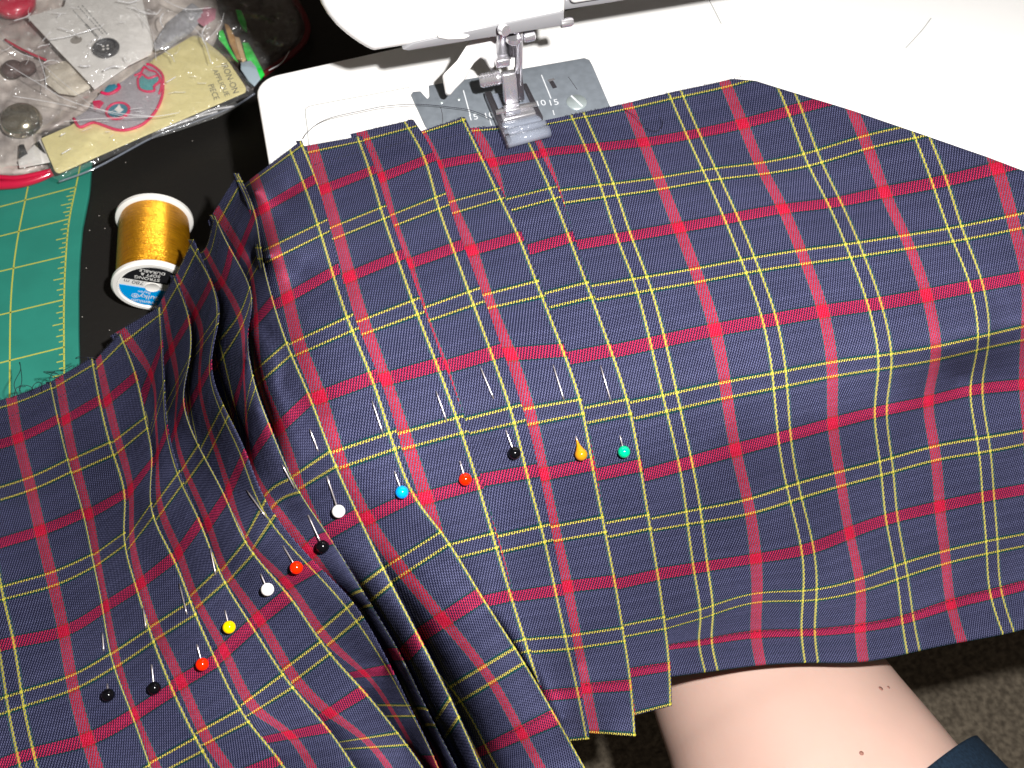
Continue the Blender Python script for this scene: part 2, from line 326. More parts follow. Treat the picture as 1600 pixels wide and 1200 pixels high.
# strips right to left: columns {u: [(x,y) per row in R]}
ST=[
 dict(n='P0',cols={
  .5:[(904.5,184),(925,230),(951,297),(975,370),(1003,444),(1027.5,534),(1049,627.5),(1071,724.5),(1084,807),(1094.5,886),(1104,957),(1102,1002.5),(1112,1051)],
  1:[(982.5,169),(1005,222),(1032,286),(1060,355.5),(1089,429.5),(1117,515),(1134,609),(1149,702.5),(1170,791),(1180.5,872.5),(1182.5,934),(1181,991),(1189,1041)],
  1.5:[(1057.5,152),(1082.5,209.5),(1111.5,272.5),(1142,340.5),(1172,414),(1202,500),(1218,593),(1225.5,682),(1240.5,769),(1261.5,857.5),(1265,930),(1262.5,988),(1268,1037)],
  2:[(1135,135),(1160,193),(1190,263),(1223,326),(1255,401),(1285.5,486),(1300,577),(1301,661),(1313,748),(1327,832.5),(1344,914),(1344,981),(1349,1036)],
  2.5:[(1215,112),(1241,171),(1269.5,247),(1303,316),(1335,390),(1366,475),(1382.5,565),(1376,642),(1385,729),(1393,809),(1408,892),(1418,966),(1427.5,1021)],
  3:[(1297,86),(1322,150),(1352.5,222),(1382,300),(1417.5,377.5),(1447.5,461),(1462,552),(1450.5,626),(1461,708),(1468,791),(1477,870.5),(1485.5,944),(1504,1006)],
  3.5:[(1378,60),(1405,128),(1436,203),(1467.5,284),(1495,365),(1525.5,446),(1536,535),(1525.5,608),(1537,695),(1544,774.5),(1550,853.5),(1556,926),(1577,992.5)],
  4:[(1460,35),(1490,106),(1522,182),(1557.5,262.5),(1583,347.5),(1602,432),(1602,520),(1600,600),(1606,682),(1612,762),(1618,840),(1624,908),(1643,975)],
  4.75:[(1590,-5),(1620,66),(1655,150),(1690,232),(1710,320),(1722,405),(1722,495),(1720,575),(1726,655),(1732,735),(1738,812),(1744,882),(1762,950)]},
  ue=[4.74]*13),
 dict(n='S1',cols={.06:[(751,203),(777,252),(794,320),(822.5,391),(854,469),(885,560),(914,649),(934,741),(947,828),(962.5,912.5),(974,986),(984,1051),(994,1114)],
  .4375:[(814,198),(835,242),(862,302),(889,371),(919.5,452.5),(954,547),(982,635),(1000,727),(1014,815),(1027.5,897.5),(1038,973),(1045,1041),(1047,1100)]},
  ue=[.495,.495,.495,.475,.46,.455,.452,.45,.449,.448,.447,.446,.445]),
 dict(n='S2',cols={0:[(657,208),(682,257),(706,324),(736,391),(762,470),(796,553),(828,650),(847.5,741),(867,833.5),(885,916),(900,1002),(915,1075),(929,1144)],
  .4375:[(723,187),(751,245),(778,303),(810,370),(841.5,450.5),(879,547),(908,635),(925,725),(943,819.5),(960,907.5),(974,991),(985,1070),(991,1148)]},
  ue=[.46,.465,.475,.47,.46,.455,.452,.45,.449,.446,.442,.442,.442]),
 dict(n='S3',cols={.05:[(577.5,216),(601,275),(619,342),(644,410),(667.5,490),(699,572),(727,667),(748,750),(781,850),(801,932),(821,1009),(842,1087),(856,1160)],
  .4375:[(638,200),(664,250),(683,317),(707.5,387.5),(736,466),(767.5,552),(800,649),(822.5,737.5),(848,834.5),(867.5,922.5),(885,1004),(902.5,1082),(916,1154)]},
  ue=[.52,.525,.53,.53,.53,.53,.53,.53,.51,.5,.49,.47,.455]),
 dict(n='S4',cols={0:[(490,236),(507,295),(527,361),(546,432),(569.5,509.5),(600.5,592.5),(634,687),(665,777.5),(692,865),(718,948),(742,1030),(765,1105),(782,1180)],
  .4375:[(561,221),(577.5,267.5),(597,333),(620,401),(648,480),(682.5,570),(717,664.5),(746,755),(772,844.5),(797.5,930),(822,1008),(843,1080),(860,1158)]},
  ue=[.475,.485,.49,.495,.495,.49,.49,.47,.46,.455,.455,.45,.45]),
 dict(n='S5',cols={0:[(398,281),(412.5,325),(430,392.5),(449,465),(468,541),(499,620),(529.5,717),(572.5,810),(624,886),(692,968.5),(761,1054),(814,1145),(855,1218)],
  .4375:[(455,239),(475,289),(499,359),(519,425),(546,506),(580,590),(612.5,689),(647,775),(695,840),(751,930),(811,1024),(867.5,1120),(925,1222)]},
  ue=[.575,.56,.525,.5,.49,.49,.49,.46,.442,.442,.442,.442,.442]),
 dict(n='S6',cols={0:[(345,340),(376,390),(392,425),(400,500),(405,585),(436,668),(465,752),(503,836),(560,935),(610,1045),(680,1150),(722,1250),(750,1330)],
  .4375:[(377,284),(398,335),(408,396),(426,470),(451,545),(484,622),(520,717),(559,805),(604.5,900),(655,997.5),(709.5,1106),(757,1215),(790,1300)]},
  ue=[.455,.455,.455,.455,.455,.452,.45,.45,.448,.448,.448,.448,.448]),
 dict(n='S7',cols={-.4375:[(300,405),(318,455),(345,545),(366,632),(378,700),(372,770),(385,850),(430,940),(500,1010),(560,1080),(620,1170),(660,1270),(690,1350)],
  0:[(325,400),(346,440),(376,500),(381,575),(384,645),(390,720),(420,782),(482,862),(545,950),(595,1030),(650,1125),(700,1230),(730,1320)],
  .4375:[(340,347),(361,390),(392,457),(387,520),(397,595.5),(422.5,667.5),(462,758),(515,840),(572.5,934),(624.5,1022),(672.5,1120.5),(722,1218),(760,1310)]},
  ue=[.46,.46,.46,.455,.455,.455,.455,.46,.48,.5,.51,.51,.5]),
 dict(n='S8',cols={0:[(281,445),(305,490),(315,535),(312,603),(331,683),(357.5,766),(388,850),(447,910),(508,995),(569,1052),(612,1110),(655,1190),(690,1280)],
  .4375:[(305,396),(330,442),(338,502),(327,575),(348,650),(379,719),(415,804),(486,888),(549,960),(606,1047),(640,1110),(680,1190),(715,1280)]},
  ue=[.5,.47,.5,.53,.55,.54,.54,.54,.54,.51,.48,.46,.46]),
 dict(n='S9',cols={0:[(257,482),(268,545),(277,603),(274,668),(291,738),(325,818),(354,896),(404,967),(455,1052),(515,1114),(575,1160),(625,1230),(660,1310)],
  .4375:[(277,447),(295,500),(295,566),(287,630),(314,705),(352,778),(389,856),(450,930),(508,1012),(567.5,1080),(627.5,1154.5),(675,1225),(710,1300)]},
  ue=[.48,.46,.455,.455,.46,.455,.455,.455,.455,.455,.455,.455,.455]),
 dict(n='S10',cols={0:[(199,530),(236,586),(243,648),(246,708),(250,790),(279,863),(306,936),(350,1017),(394,1102),(452,1148),(500,1222),(545,1300),(580,1370)],
  .4375:[(249,492),(252,541),(255,609),(260,675),(280.5,749),(312,816),(346,900),(393,978),(449,1064),(510,1137),(560,1210),(605,1285),(640,1360)]},
  ue=[.47,.48,.5,.5,.48,.455,.46,.455,.455,.455,.455,.455,.455]),
 dict(n='S11',cols={0:[(156,570),(168,625),(186,694),(204,765),(206,840),(220,911),(245,985),(282.5,1065),(321,1150),(365,1215),(405,1290),(440,1365),(470,1440)],
  .4375:[(192,534),(212,588),(228,661),(237,722),(237,797),(270,872),(301,950),(337,1032),(381,1118),(435,1187),(475,1260),(510,1335),(540,1410)]},
  ue=[.455,.46,.46,.455,.455,.455,.455,.455,.455,.455,.455,.455,.455]),
 dict(n='S12',cols={0:[(94,600),(103,655),(117,726),(137.5,804),(151,873),(164,948),(180,1030),(207,1118),(242,1200),(275,1275),(305,1350),(335,1425),(360,1490)],
  .4375:[(145,570),(155,625),(174,701),(194,772),(194,842),(212.5,917.5),(236,992.5),(269,1077.5),(310.5,1163),(355,1240),(395,1315),(430,1390),(460,1455)]},
  ue=[.46,.46,.46,.455,.455,.455,.455,.455,.455,.455,.455,.455,.455]),
 dict(n='S13',cols={-1.2:[(-190,690),(-175,750),(-155,828),(-140,906),(-130,985),(-120,1060),(-105,1148),(-90,1240),(-75,1325),(-65,1400),(-50,1480),(-40,1550),(-30,1620)],
  -.5:[(-65,653),(-52,708),(-36,782),(-20,855),(-8,930),(9,1006),(23,1096),(40,1180),(58,1262),(75,1340),(95,1415),(112,1490),(130,1560)],
  0:[(19,631),(28,684.5),(46,756),(62.5,829),(81,904.5),(99,986),(112.5,1066),(136,1155),(165,1240),(190,1315),(215,1390),(240,1465),(260,1530)],
  .4375:[(81,606),(91,654),(109,727),(130.5,801),(146,875),(161,950),(176,1031),(207.5,1117.5),(238,1205),(268,1280),(298,1355),(328,1430),(355,1495)]},
  ue=[.455,.46,.46,.47,.46,.455,.455,.455,.46,.46,.455,.455,.455]),
]
# ------------------------------------------------------------ the pleated cloth
def nat_spline(x, y):
    x = np.asarray(x, float); y = np.asarray(y, float); n = len(x); h = np.diff(x)
    A = np.zeros((n, n)); r = np.zeros((n,)+y.shape[1:]); A[0, 0] = A[-1, -1] = 1
    for i in range(1, n-1):
        A[i, i-1] = h[i-1]; A[i, i] = 2*(h[i-1]+h[i]); A[i, i+1] = h[i]
        r[i] = 6*((y[i+1]-y[i])/h[i]-(y[i]-y[i-1])/h[i-1])
    m = np.linalg.solve(A, r.reshape(n, -1)).reshape(r.shape)
    def f(t):
        t = np.atleast_1d(np.asarray(t, float)); k = np.clip(np.searchsorted(x, t)-1, 0, n-2)
        tc = t
        ex = (slice(None),)+(None,)*(y.ndim-1)
        a = (x[k+1]-tc)[ex]; b = (tc-x[k])[ex]; hk = h[k][ex]
        out = m[k]*a**3/(6*hk)+m[k+1]*b**3/(6*hk)+(y[k]/hk-m[k]*hk/6)*a+(y[k+1]/hk-m[k+1]*hk/6)*b
        return out
    return f
class RBF:
    def __init__(s, pts, smooth=0.0):
        P = np.array(pts, float); s.X = P[:, :2]/100; n = len(P)
        K = s.k(s.X, s.X)+np.eye(n)*smooth; Q = np.hstack([np.ones((n, 1)), s.X]); A = np.block([[K, Q], [Q.T, np.zeros((3, 3))]])
        s.w = np.linalg.solve(A, np.concatenate([P[:, 2], np.zeros(3)]))
    def k(s, a, b):
        r = np.sqrt(((a[:, None]-b[None])**2).sum(-1)); return r   # biharmonic in 3-D: stays calm between points
    def __call__(s, px, py):
        px = np.asarray(px, float); sh = px.shape; X = np.stack([px.ravel(), np.asarray(py, float).ravel()], -1)/100
        return (s.k(X, s.X) @ s.w[:-3]+s.w[-3]+X @ s.w[-2:]).reshape(sh)
HF = RBF([ # height of the cloth's lower surface (mm over the machine bed) along the view through px, py
 (480,210,1),(560,200,.8),(700,180,.8),(800,190,.8),(900,180,.8),(1000,160,.8),(1100,140,1),(1200,140,2),(1350,190,3),(1450,230,4),(1580,280,4),
 (560,280,2),(700,260,1.2),(850,260,1),(1000,250,1),(1150,250,2),(1300,300,3),
 (450,300,2),(400,300,0),(420,400,6),(470,420,8),(560,400,7),(700,400,5),(850,380,3),(1000,380,3),(1150,380,4),(1300,400,5),(1500,380,5),(1600,400,5),
 (480,500,12),(540,560,15),(600,500,12),(700,500,8),(800,500,6),(950,500,4),(1100,490,4),(1300,480,3),(1450,460,3),(1560,470,5),(1600,500,4),(1540,525,3),(1500,515,4),
 (600,600,12),(700,620,6),(820,620,3),(950,600,2),(1080,590,0),(1220,560,-1),(1380,550,-1),(1480,545,-2),(1580,545,-6),
 (1500,590,-20),(1440,610,-18),(1560,585,-19),(1400,640,-18),(1280,650,-16),(1130,670,-14),(1000,690,-11),(880,700,-8),(760,700,-4),(660,700,2),
 (1600,620,-26),(1600,740,-50),(1480,720,-40),(1340,740,-42),(1180,760,-42),(1050,780,-34),(940,790,-28),(820,800,-20),(740,790,-12),
 (1600,860,-72),(1460,840,-62),(1300,860,-70),(1150,870,-66),(1050,890,-58),(960,900,-52),(860,900,-42),
 (1600,980,-86),(1450,960,-82),(1300,970,-87),(1150,990,-88),(1040,1000,-80),(980,1040,-80),(900,1040,-70),(1100,1050,-94),(1300,1040,-96),(1500,1010,-92),
 (1040,1110,-94),(950,1150,-92),
 (600,700,6),(540,650,10),(520,720,4),(600,780,-4),(560,850,-16),(660,820,-12),(700,870,-20),(640,900,-28),
 (760,950,-32),(820,1040,-48),(880,1120,-64),(930,1220,-80),(700,980,-42),(760,1080,-58),(820,1180,-74),
 (450,600,6),(470,700,2),(420,500,2),(400,400,-2),(380,300,-6),
 (340,360,-22),(340,450,-26),(370,550,-18),(390,650,-12),(400,750,-12),(300,420,-40),(300,520,-38),(310,620,-34),(330,720,-26),(370,820,-22),
 (450,800,-12),(480,880,-18),(520,950,-28),(450,950,-28),(560,1020,-44),(620,1040,-52),(640,1120,-66),(700,1150,-76),(720,1230,-82),
 (250,480,-52),(240,560,-52),(255,640,-48),(280,740,-38),(310,820,-32),(360,900,-30),(400,980,-34),(460,1060,-46),(520,1120,-56),(600,1200,-70),
 (190,540,-60),(140,570,-64),(80,610,-68),(0,650,-72),(-150,700,-78),(180,650,-58),(200,760,-48),(240,860,-40),(280,960,-38),(330,1040,-40),(400,1140,-50),
 (100,720,-64),(130,830,-56),(170,940,-48),(210,1040,-46),(260,1140,-50),(0,800,-66),(50,900,-60),(100,1020,-54),(150,1140,-54),(0,1000,-60),(0,1150,-60),(-150,900,-66),(-150,1200,-64),
 (300,1300,-66),(600,1300,-88),(100,1350,-64),(1640,300,4),(1700,600,-22),(1700,900,-74)], .15)
AF = RBF([ # how high each fold stands over the next
 (1500,300,1.5),(1100,250,1.5),(1000,500,1.5),(1000,800,1.6),(1000,1050,1.8),(850,250,1.4),(700,250,1.4),(560,280,1.4),(470,260,1.5),(800,500,1.6),(800,700,1.8),(650,500,1.8),(560,420,2),(620,650,2.2),
 (450,350,2.2),(400,330,3),(500,520,3),(520,640,4),(560,760,3.5),(650,780,2),(700,860,3),(760,940,4.5),(820,1040,6.5),(880,1140,8),(930,1220,8),
 (450,600,3.5),(490,690,3),(420,520,4.5),(395,430,5),(370,360,5),(340,340,4),(530,780,3.5),(600,880,7),(650,990,14),(700,1100,17),(750,1200,17),
 (385,560,13),(400,640,13),(430,710,6.5),(470,780,4),(520,850,5),(580,940,10),(630,1040,16),(680,1130,18),
 (310,400,4),(335,470,8),(330,570,12),(350,660,12),(385,740,5.5),(420,810,3.5),(480,890,4.5),(550,960,7),(600,1040,9),(640,1110,10),
 (280,450,4),(295,520,8),(290,600,10),(305,690,5),(350,780,3.5),(400,870,4.5),(450,930,4),(510,1010,4),(570,1080,5),(630,1160,7),
 (245,490,3),(255,560,6),(258,650,5),(275,740,4),(310,810,5),(345,900,5),(395,980,4),(450,1060,4),(520,1140,6),
 (195,540,2.5),(215,600,4),(235,700,5),(238,790,5),(270,870,4.5),(300,950,5),(340,1030,3.5),(400,1130,3),
 (145,575,2),(165,660,2.2),(192,780,3),(212,910,2.8),(236,990,4),(270,1080,3),(85,620,1.8),(110,730,1.8),(146,870,2.2),(176,1030,3),(207,1120,2.2),(50,900,1.6),(0,700,1.6),(0,1100,1.6),(-150,900,1.5)], .15)
VD = np.arange(-.60, 5.62, .02)
E0 = {}
class Strip: pass
STR = []
for k, s in enumerate(ST):
    o = Strip(); o.us = sorted(s['cols']); o.n = s['n']
    P = np.array([s['cols'][u] for u in o.us], float)                # cols x rows x 2
    o.fv = [nat_spline(R, P[i]) for i in range(len(o.us))]
    o.fue = nat_spline(R, np.array([(e if e > .47 else min(e, .4495)) if k >= 5 else e for e in s['ue']], float))
    STR.append(o)
def img(o, u, v):
    "pixel of cloth coordinate u, v on strip o (u, v arrays of one shape)"
    u = np.asarray(u, float); v = np.asarray(v, float); sh = np.broadcast(u, v).shape; u = np.broadcast_to(u, sh).ravel(); v = np.broadcast_to(v, sh).ravel()
    vc = v
    C_ = np.stack([f(vc) for f in o.fv])                              # cols x n x 2
    if len(o.us) == 2:
        t = (u-o.us[0])/(o.us[1]-o.us[0]); out = C_[0]*(1-t)[:, None]+C_[1]*t[:, None]
    else:
        x = np.array(o.us); out = np.empty((len(u), 2)); sp_ = nat_spline(x, C_)
        # evaluate the cross spline only where needed
        for i0 in range(0, len(u), 400):
            sl = slice(i0, i0+400); uu = np.clip(u[sl], x[0], x[-1]); S_ = nat_spline(x, C_[:, sl])(uu)
            r = S_[np.arange(len(uu)), np.arange(len(uu))]
            lo = u[sl]-x[0]; r = r+np.where(lo < 0, lo, 0)[:, None]*((C_[1, sl]-C_[0, sl])/(x[1]-x[0]))
            out[sl] = r
    return out.reshape(sh+(2,))
for o in STR:
    o.edge = img(o, np.clip(o.fue(VD), None, 9), VD)
    e = o.edge; o.ey = np.maximum.accumulate(e[:, 1]+np.arange(len(e))*1e-4); o.ex = e[:, 0]
def edge_x(o, py):
    y, x = o.ey, o.ex
    out = np.interp(py, y, x)
    s0 = (x[4]-x[0])/(y[4]-y[0]+1e-6); s1 = (x[-1]-x[-6])/(y[-1]-y[-6]+1e-6)
    out = np.where(py < y[0], x[0]+(py-y[0])*s0, out); return np.where(py > y[-1], x[-1]+(py-y[-1])*s1, out)
FOLD = np.array([(900,60),(1060,112),(1120,121),(1180,126),(1215,137),(1330,172),(1400,196),(1450,213),(1545,246),(1600,267),(1700,306),(1900,390)], float)
def wob(px, py):
    return .35*np.sin(px*.031+py*.017+1)+.3*np.sin(px*.013-py*.041)+.22*np.sin(px*.07+py*.05+2)
AMP = 1.75
def amp(px, py):
    a = np.maximum(AF(px, py), 1.2); return a+np.clip(a-3.5, 0, None)*(AMP-1)
def zprof(k, px, py):
    o = STR[k]; A = amp(px, py); H = HF(px, py)+wob(px, py)*np.clip(A/4, .5, 1)
    if k == 0: w = (px-edge_x(STR[1], py))/160
    elif k == len(STR)-1: w = 1-(edge_x(o, py)-px)/170
    else:
        l = px-edge_x(STR[k+1], py); r = edge_x(o, py)-px; w = l/np.maximum(l+r, 4)
    wc = np.clip(w, 0, 1); pr = wc*(1-np.clip((A-3)/5, 0, 1))+np.clip((A-3)/5, 0, 1)*(1-(1-wc)**2.0)
    if k == 0: pr = wc*.6
    deep = np.clip((A-6)/10, 0, 1)*A*.7
    out = H+A*pr-deep*(1-np.clip(w, 0, .3)/.3)**2-np.where(w < 0, .35+np.clip(-w, 0, 1)*1.2, 0)
    floor = np.where((py < 250) & (px > 640) & (px < 965), 1.0, .3)   # over the needle plate / over the bed
    return np.where((H > .2) & (out < floor), floor, out)
def surf(k, u, v):
    p = img(STR[k], u, v); z = zprof(k, p[..., 0], p[..., 1]); return unp(p[..., 0], p[..., 1], z)
def surfn(k, u, v, h=.004):
    a = surf(k, u+h, v)-surf(k, u-h, v); b = surf(k, u, v+h)-surf(k, u, v-h); n = np.cross(b, a); n /= np.linalg.norm(n, axis=-1)[..., None]
    return n*np.sign(n[..., 2:3])
VTOP = [-.505, -.475, -.46, -.53, -.51, -.49, -.54, -.56, -.56, -.55, -.55, -.54, -.53, -.53]
VEND = [5.424, 5.45, 5.45, 5.45, 5.45]+[5.4]*9
skirt = empty('pleated_skirt', 'navy plaid skirt with red and yellow checks, its pleats pinned, lying over the sewing machine', 'skirt')
def build_strip(k):
    o = STR[k]; big = k == 0
    vv = np.arange(VTOP[k], VEND[k]+1e-6, .022 if not big else .03); nv = len(vv)
    ue = o.fue(vv)
    # hidden start: a little beneath the next fold on the left
    us = np.empty(nv)
    if k+1 < len(STR):
        for i, v in enumerate(vv):
            uu = np.linspace(ue[i]-1.3, ue[i]-.03, 90) if not big else np.linspace(-.5, 1.2, 90); p = img(o, uu, np.full(90, v)); d = p[:, 0]-edge_x(STR[k+1], p[:, 1])
            ok = np.where(d < -14)[0]; us[i] = uu[ok[-1]] if len(ok) else uu[0]
        kk = np.ones(7)/7; us = np.convolve(np.pad(us, 3, mode='edge'), kk, 'valid')
    else: us[:] = -1.2
    nc = 110 if big else (60 if k == len(STR)-1 else 26)
    S_ = np.linspace(0, 1, nc)[None]; U = us[:, None]*(1-S_)+ue[:, None]*S_; V = np.repeat(vv[:, None], nc, 1)
    p = img(o, U, V); PX, PY = p[..., 0].copy(), p[..., 1].copy()
    Z = zprof(k, PX, PY)
    if big:   # the far corner is folded back under itself
        fy = np.interp(PX, FOLD[:, 0], FOLD[:, 1]); on = np.clip((PX-1120)/40, 0, 1)*(np.interp(PX, FOLD[:, 0], FOLD[:, 1]) > 0)
        d = (fy-PY); over = (d > 0) & (on > 0)
        t = np.clip(d/7, 0, 1); PY2 = np.where(d < 7, fy-0.0*d, fy+(d-7)); 
        PY = np.where(over, PY2, PY); Z = zprof(k, PX, PY)
        Z = np.where(over, np.maximum(Z-t*2.2, .35), Z)
    X = [unp(PX, PY, Z)]; UV = [np.stack([U, V], -1)]
    if not big:
        A = amp(PX[:, -1], PY[:, -1]); r = np.clip(.30+A*.03, .35, .6) if k < 5 else np.full(nv, .28); ex, ey, ez = PX[:, -1], PY[:, -1], Z[:, -1]
        H = HF(ex, ey)
        for j in range(1, 7):
            th = math.pi*j/6; px = ex+r*math.sin(th)*4.4; z = ez-r*(1-math.cos(th))*.95
            X.append(unp(px, ey, z)[:, None]); UV.append(np.stack([ue+r*th/38.6, vv], -1)[:, None])
        for j, (dx, f) in enumerate(((-2.5, .35), (-5, .7), (-8, 1.0))):
            z = (ez-2*r)*(1-f)+np.minimum(H-.15-np.clip((A-6)/10, 0, 1)*A*.7, ez-2*r)*f
            X.append(unp(ex+dx, ey, z)[:, None]); UV.append(np.stack([ue+r*math.pi/38.6+(j+1)*.05, vv], -1)[:, None])
    G = np.concatenate(X, 1); T = np.concatenate(UV, 1)
    # small creases of handled cotton
    for i in range(0):
        pass
    if k < 5:   # hem: rolled under at the bottom
        g = G[-1].copy(); dv = G[-1]-G[-3]; dv /= np.linalg.norm(dv, axis=1)[:, None]+1e-9; rows = [G]; tr = [T]
        for j, (a, z) in enumerate(((.35, -.15), (.5, -.5), (.3, -.85), (-2.5, -1.1), (-6, -1.2))):
            rows.append((g+dv*a+np.array([0, 0, z]))[None]); q = T[-1].copy(); q[:, 1] += .008*(j+1) if j < 3 else .02+.06*(j-2); tr.append(q[None])
        G = np.concatenate(rows); T = np.concatenate(tr)
    nr, ncc = G.shape[:2]
    ob = mesh('pleat' if k else 'flat_panel', G.reshape(-1, 3), grid_faces(nr, ncc), MAT['plaid'], skirt, uv=T.reshape(-1, 2))
    return ob
for k in range(len(STR)): build_strip(k)
def strip_at(px, py):
    for k in range(len(STR)-1, -1, -1):
        if px <= float(edge_x(STR[k], np.array([py]))[0]): return k
    return 0
def top_at(px, py, dz=0.0):
    k = strip_at(px, py); z = float(zprof(k, np.array([px], float), np.array([py], float))[0])+dz; return unp(px, py, z)
# frayed ends along the raw edge, seam and hem stitches
fr = []
for k in range(len(STR)):
    o = STR[k]; ue = float(o.fue(VTOP[k])[0]); ul = -1.2 if k == len(STR)-1 else (ue-.5 if k else .38)
    n = int((min(ue, 2.2)-ul)*(60 if k < 9 else 80))
    for i in range(n):
        u = ul+(min(ue, 2.2)-ul)*(i+random.random())/n
        L = random.uniform(.006, .022)*(1.6 if k > 8 else 1); v0 = VTOP[k]+.012
        P = [surf(k, np.array([u+random.uniform(-.004, .004)*j]), np.array([v0-L*j/3-.0]))[0]+np.array([0, 0, .12+.1*j*random.random()]) for j in range(4)]
        px = img(o, np.array([u]), np.array([v0]))[0]
        if k+1 < len(STR) and px[0] < float(edge_x(STR[k+1], px[1:2])[0])+1: continue
        fr.append(tube_data(P, .07, 3, False))
v_, f_ = merge(fr); tag(mesh('frayed_edge', v_, f_, MAT['navythread'], skirt), kind='stuff')
def stitches(name, mat, ranges, v, step=.055, duty=.55, r=.09, seed=1):
    rnd = random.Random(seed); L = []
    for k, u0, u1 in ranges:
        u = u0
        while u < u1:
            uu = np.linspace(u, u+step*duty, 4); vv = np.full(4, v)+rnd.uniform(-.004, .004)
            pp = img(STR[k], uu, vv)
            ok = (k+1 >= len(STR) or pp[0, 0] > float(edge_x(STR[k+1], pp[:1, 1])[0])+2)
            if ok and pp[-1, 0] < edge_x(STR[k], pp[-1:, 1])[0]-1:
                L.append(tube_data(surf(k, uu, vv)+np.array([0, 0, 1])*np.array([.02, .12, .12, .02])[:, None], r, 4))
            u += step
    a, b = merge(L); return tag(mesh(name, a, b, mat, skirt), kind='stuff')
stitches('seam_stitching', MAT['navythread'], [(k, -.3, .56) for k in range(2, 13)]+[(13, -1.1, .45)], -.29, .045, .6, .17)
stitches('hem_stitching', MAT['redthread'], [(0, .1, 4.6)]+[(k, -.1, .45) for k in range(1, 6)], 4.965, .05, .6, .2, 2)
# loose threads curling off the raw edge over the green mat
lt = []
for pts, z0 in (([(28,618),(22,600),(32,578),(30,566)], -60),([(30,612),(34,596),(33,580),(31,566)], -60),([(34,616),(30,604),(40,602),(50,606),(54,616)], -62),([(48,612),(54,600),(64,598),(66,612)], -64),
                ([(92,592),(80,586),(68,581),(84,580),(100,578),(112,572)], -62),([(96,592),(88,583),(72,582),(90,584)], -63),([(152,560),(134,558),(118,560),(126,556)], -60),([(22,620),(26,606),(40,604)], -64),([(80,600),(78,590),(86,580),(102,580)], -63)):
    pz = [unp(x, y, z0+2*math.sin(i*1.7)) for i, (x, y) in enumerate(pts)]
    lt.append(tube_data(catmull(pz, 6), .13, 5))
a, b = merge(lt); tag(mesh('loose_thread', a, b, MAT['navythread'], skirt), kind='stuff')
# the sewing thread tail, running from under the foot to the cloth's edge
tail = [(473,217,1.5),(480,207,3),(497,193,4),(520,183,5),(560,174,6),(600,166,6),(640,163,5),(672,164,4),(700,167,4),(730,171,4),(752,178,4),(770,187,3.5)]
tube('sewing_thread', catmull([unp(x, y, z) for x, y, z in tail], 6), .12, MAT['navythread'], None, 6)
tag(bpy.data.objects['sewing_thread'], 'long dark thread tail curving over the white bed to the clear presser foot', 'thread')
curl = [(975,171,2),(984,176,3),(995,184,4),(1004,196,3.5)]; curl2 = [(1010,200,3),(1022,205,4),(1033,200,4.5),(1036,190,4),(1030,182,3)]
for c_, L_ in ((curl, 'short dark thread end curling beside the top yellow stripe near the red stripe'), (curl2, 'hooked dark thread end lying on the navy check below the skirt top edge')):
    t_ = tube('thread_snippet', catmull([unp(x, y, z) for x, y, z in c_], 6), .11, MAT['navythread'], None, 6); tag(t_, L_, 'thread', 'thread ends lying on the skirt')
# pins
def pin(head, entry, tip, exit_, col, colname, label, teardrop=False):
    e = empty('sewing_pin', label, 'pin', 'glass-headed pins holding the pleats')
    hp = top_at(*head, dz=1.9); en = top_at(*entry, dz=.35); tp = top_at(*tip, dz=1.2); ex = top_at(*exit_, dz=.35)
    mid = [top_at(entry[0]+(exit_[0]-entry[0])*t, entry[1]+(exit_[1]-entry[1])*t, dz=-.7) for t in (.04, .35, .65, .96)]
    e.location = Vector(hp*MM)
    back = Matrix.Translation(-Vector(hp*MM))
    def along(a, b, d0, d1, n=6):
        out = []
        for i in range(n+1):
            t = i/n; out.append(top_at(a[0]+(b[0]-a[0])*t, a[1]+(b[1]-a[1])*t, dz=d0+(d1-d0)*t))
        return out
    seg = along(exit_, tip, .4, 1.0); mz = along(entry, head, .4, 1.6)
    pts = mz[::-1][1:]+mid+seg
    r = [.27]*(len(pts)-2)+[.24, .05]
    P = [pts[0]]; Rr = [.30]
    for i in range(1, len(pts)): P.append(pts[i]); Rr.append(r[i])
    s = tube('shaft', P, np.array(Rr), MAT['needle'], None, 8)
    m = col
    hd = N(hp-en); rad = 2.02
    prof = [(0.0, -rad)]+[(rad*math.sin(t), -rad*math.cos(t)) for t in np.linspace(.15, math.pi-.15, 18)]+[(0.0, rad)]
    if teardrop: prof = [(.25, -rad*2.9), (.33, -rad*2.1), (.62, -rad*1.45), (1.0, -rad*1.1)]+[(rad*math.sin(t), -rad*math.cos(t)) for t in np.linspace(.75, math.pi-.15, 14)]+[(0.0, rad)]
    h = lathe('head', prof, hp, hd, m, None, 24, auto=False)
    for q in (s, h): q.parent = e; q.matrix_parent_inverse = Matrix.Translation(-Vector(hp*MM))
    return e
def glossy(n, c): return pm(n, c, .12, coat=.0, spec=.4)
PC = dict(green=glossy('pin_green', (.0, .40, .19)), amber=glossy('pin_amber', (.48, .20, .006)), black=glossy('pin_black', (.002, .002, .003)), red=glossy('pin_red', (.85, .015, .0)), blue=glossy('pin_blue', (.0, .27, .72)), white=glossy('pin_white', (.85, .83, .80)), yellow=glossy('pin_yellow', (.85, .55, .0)))
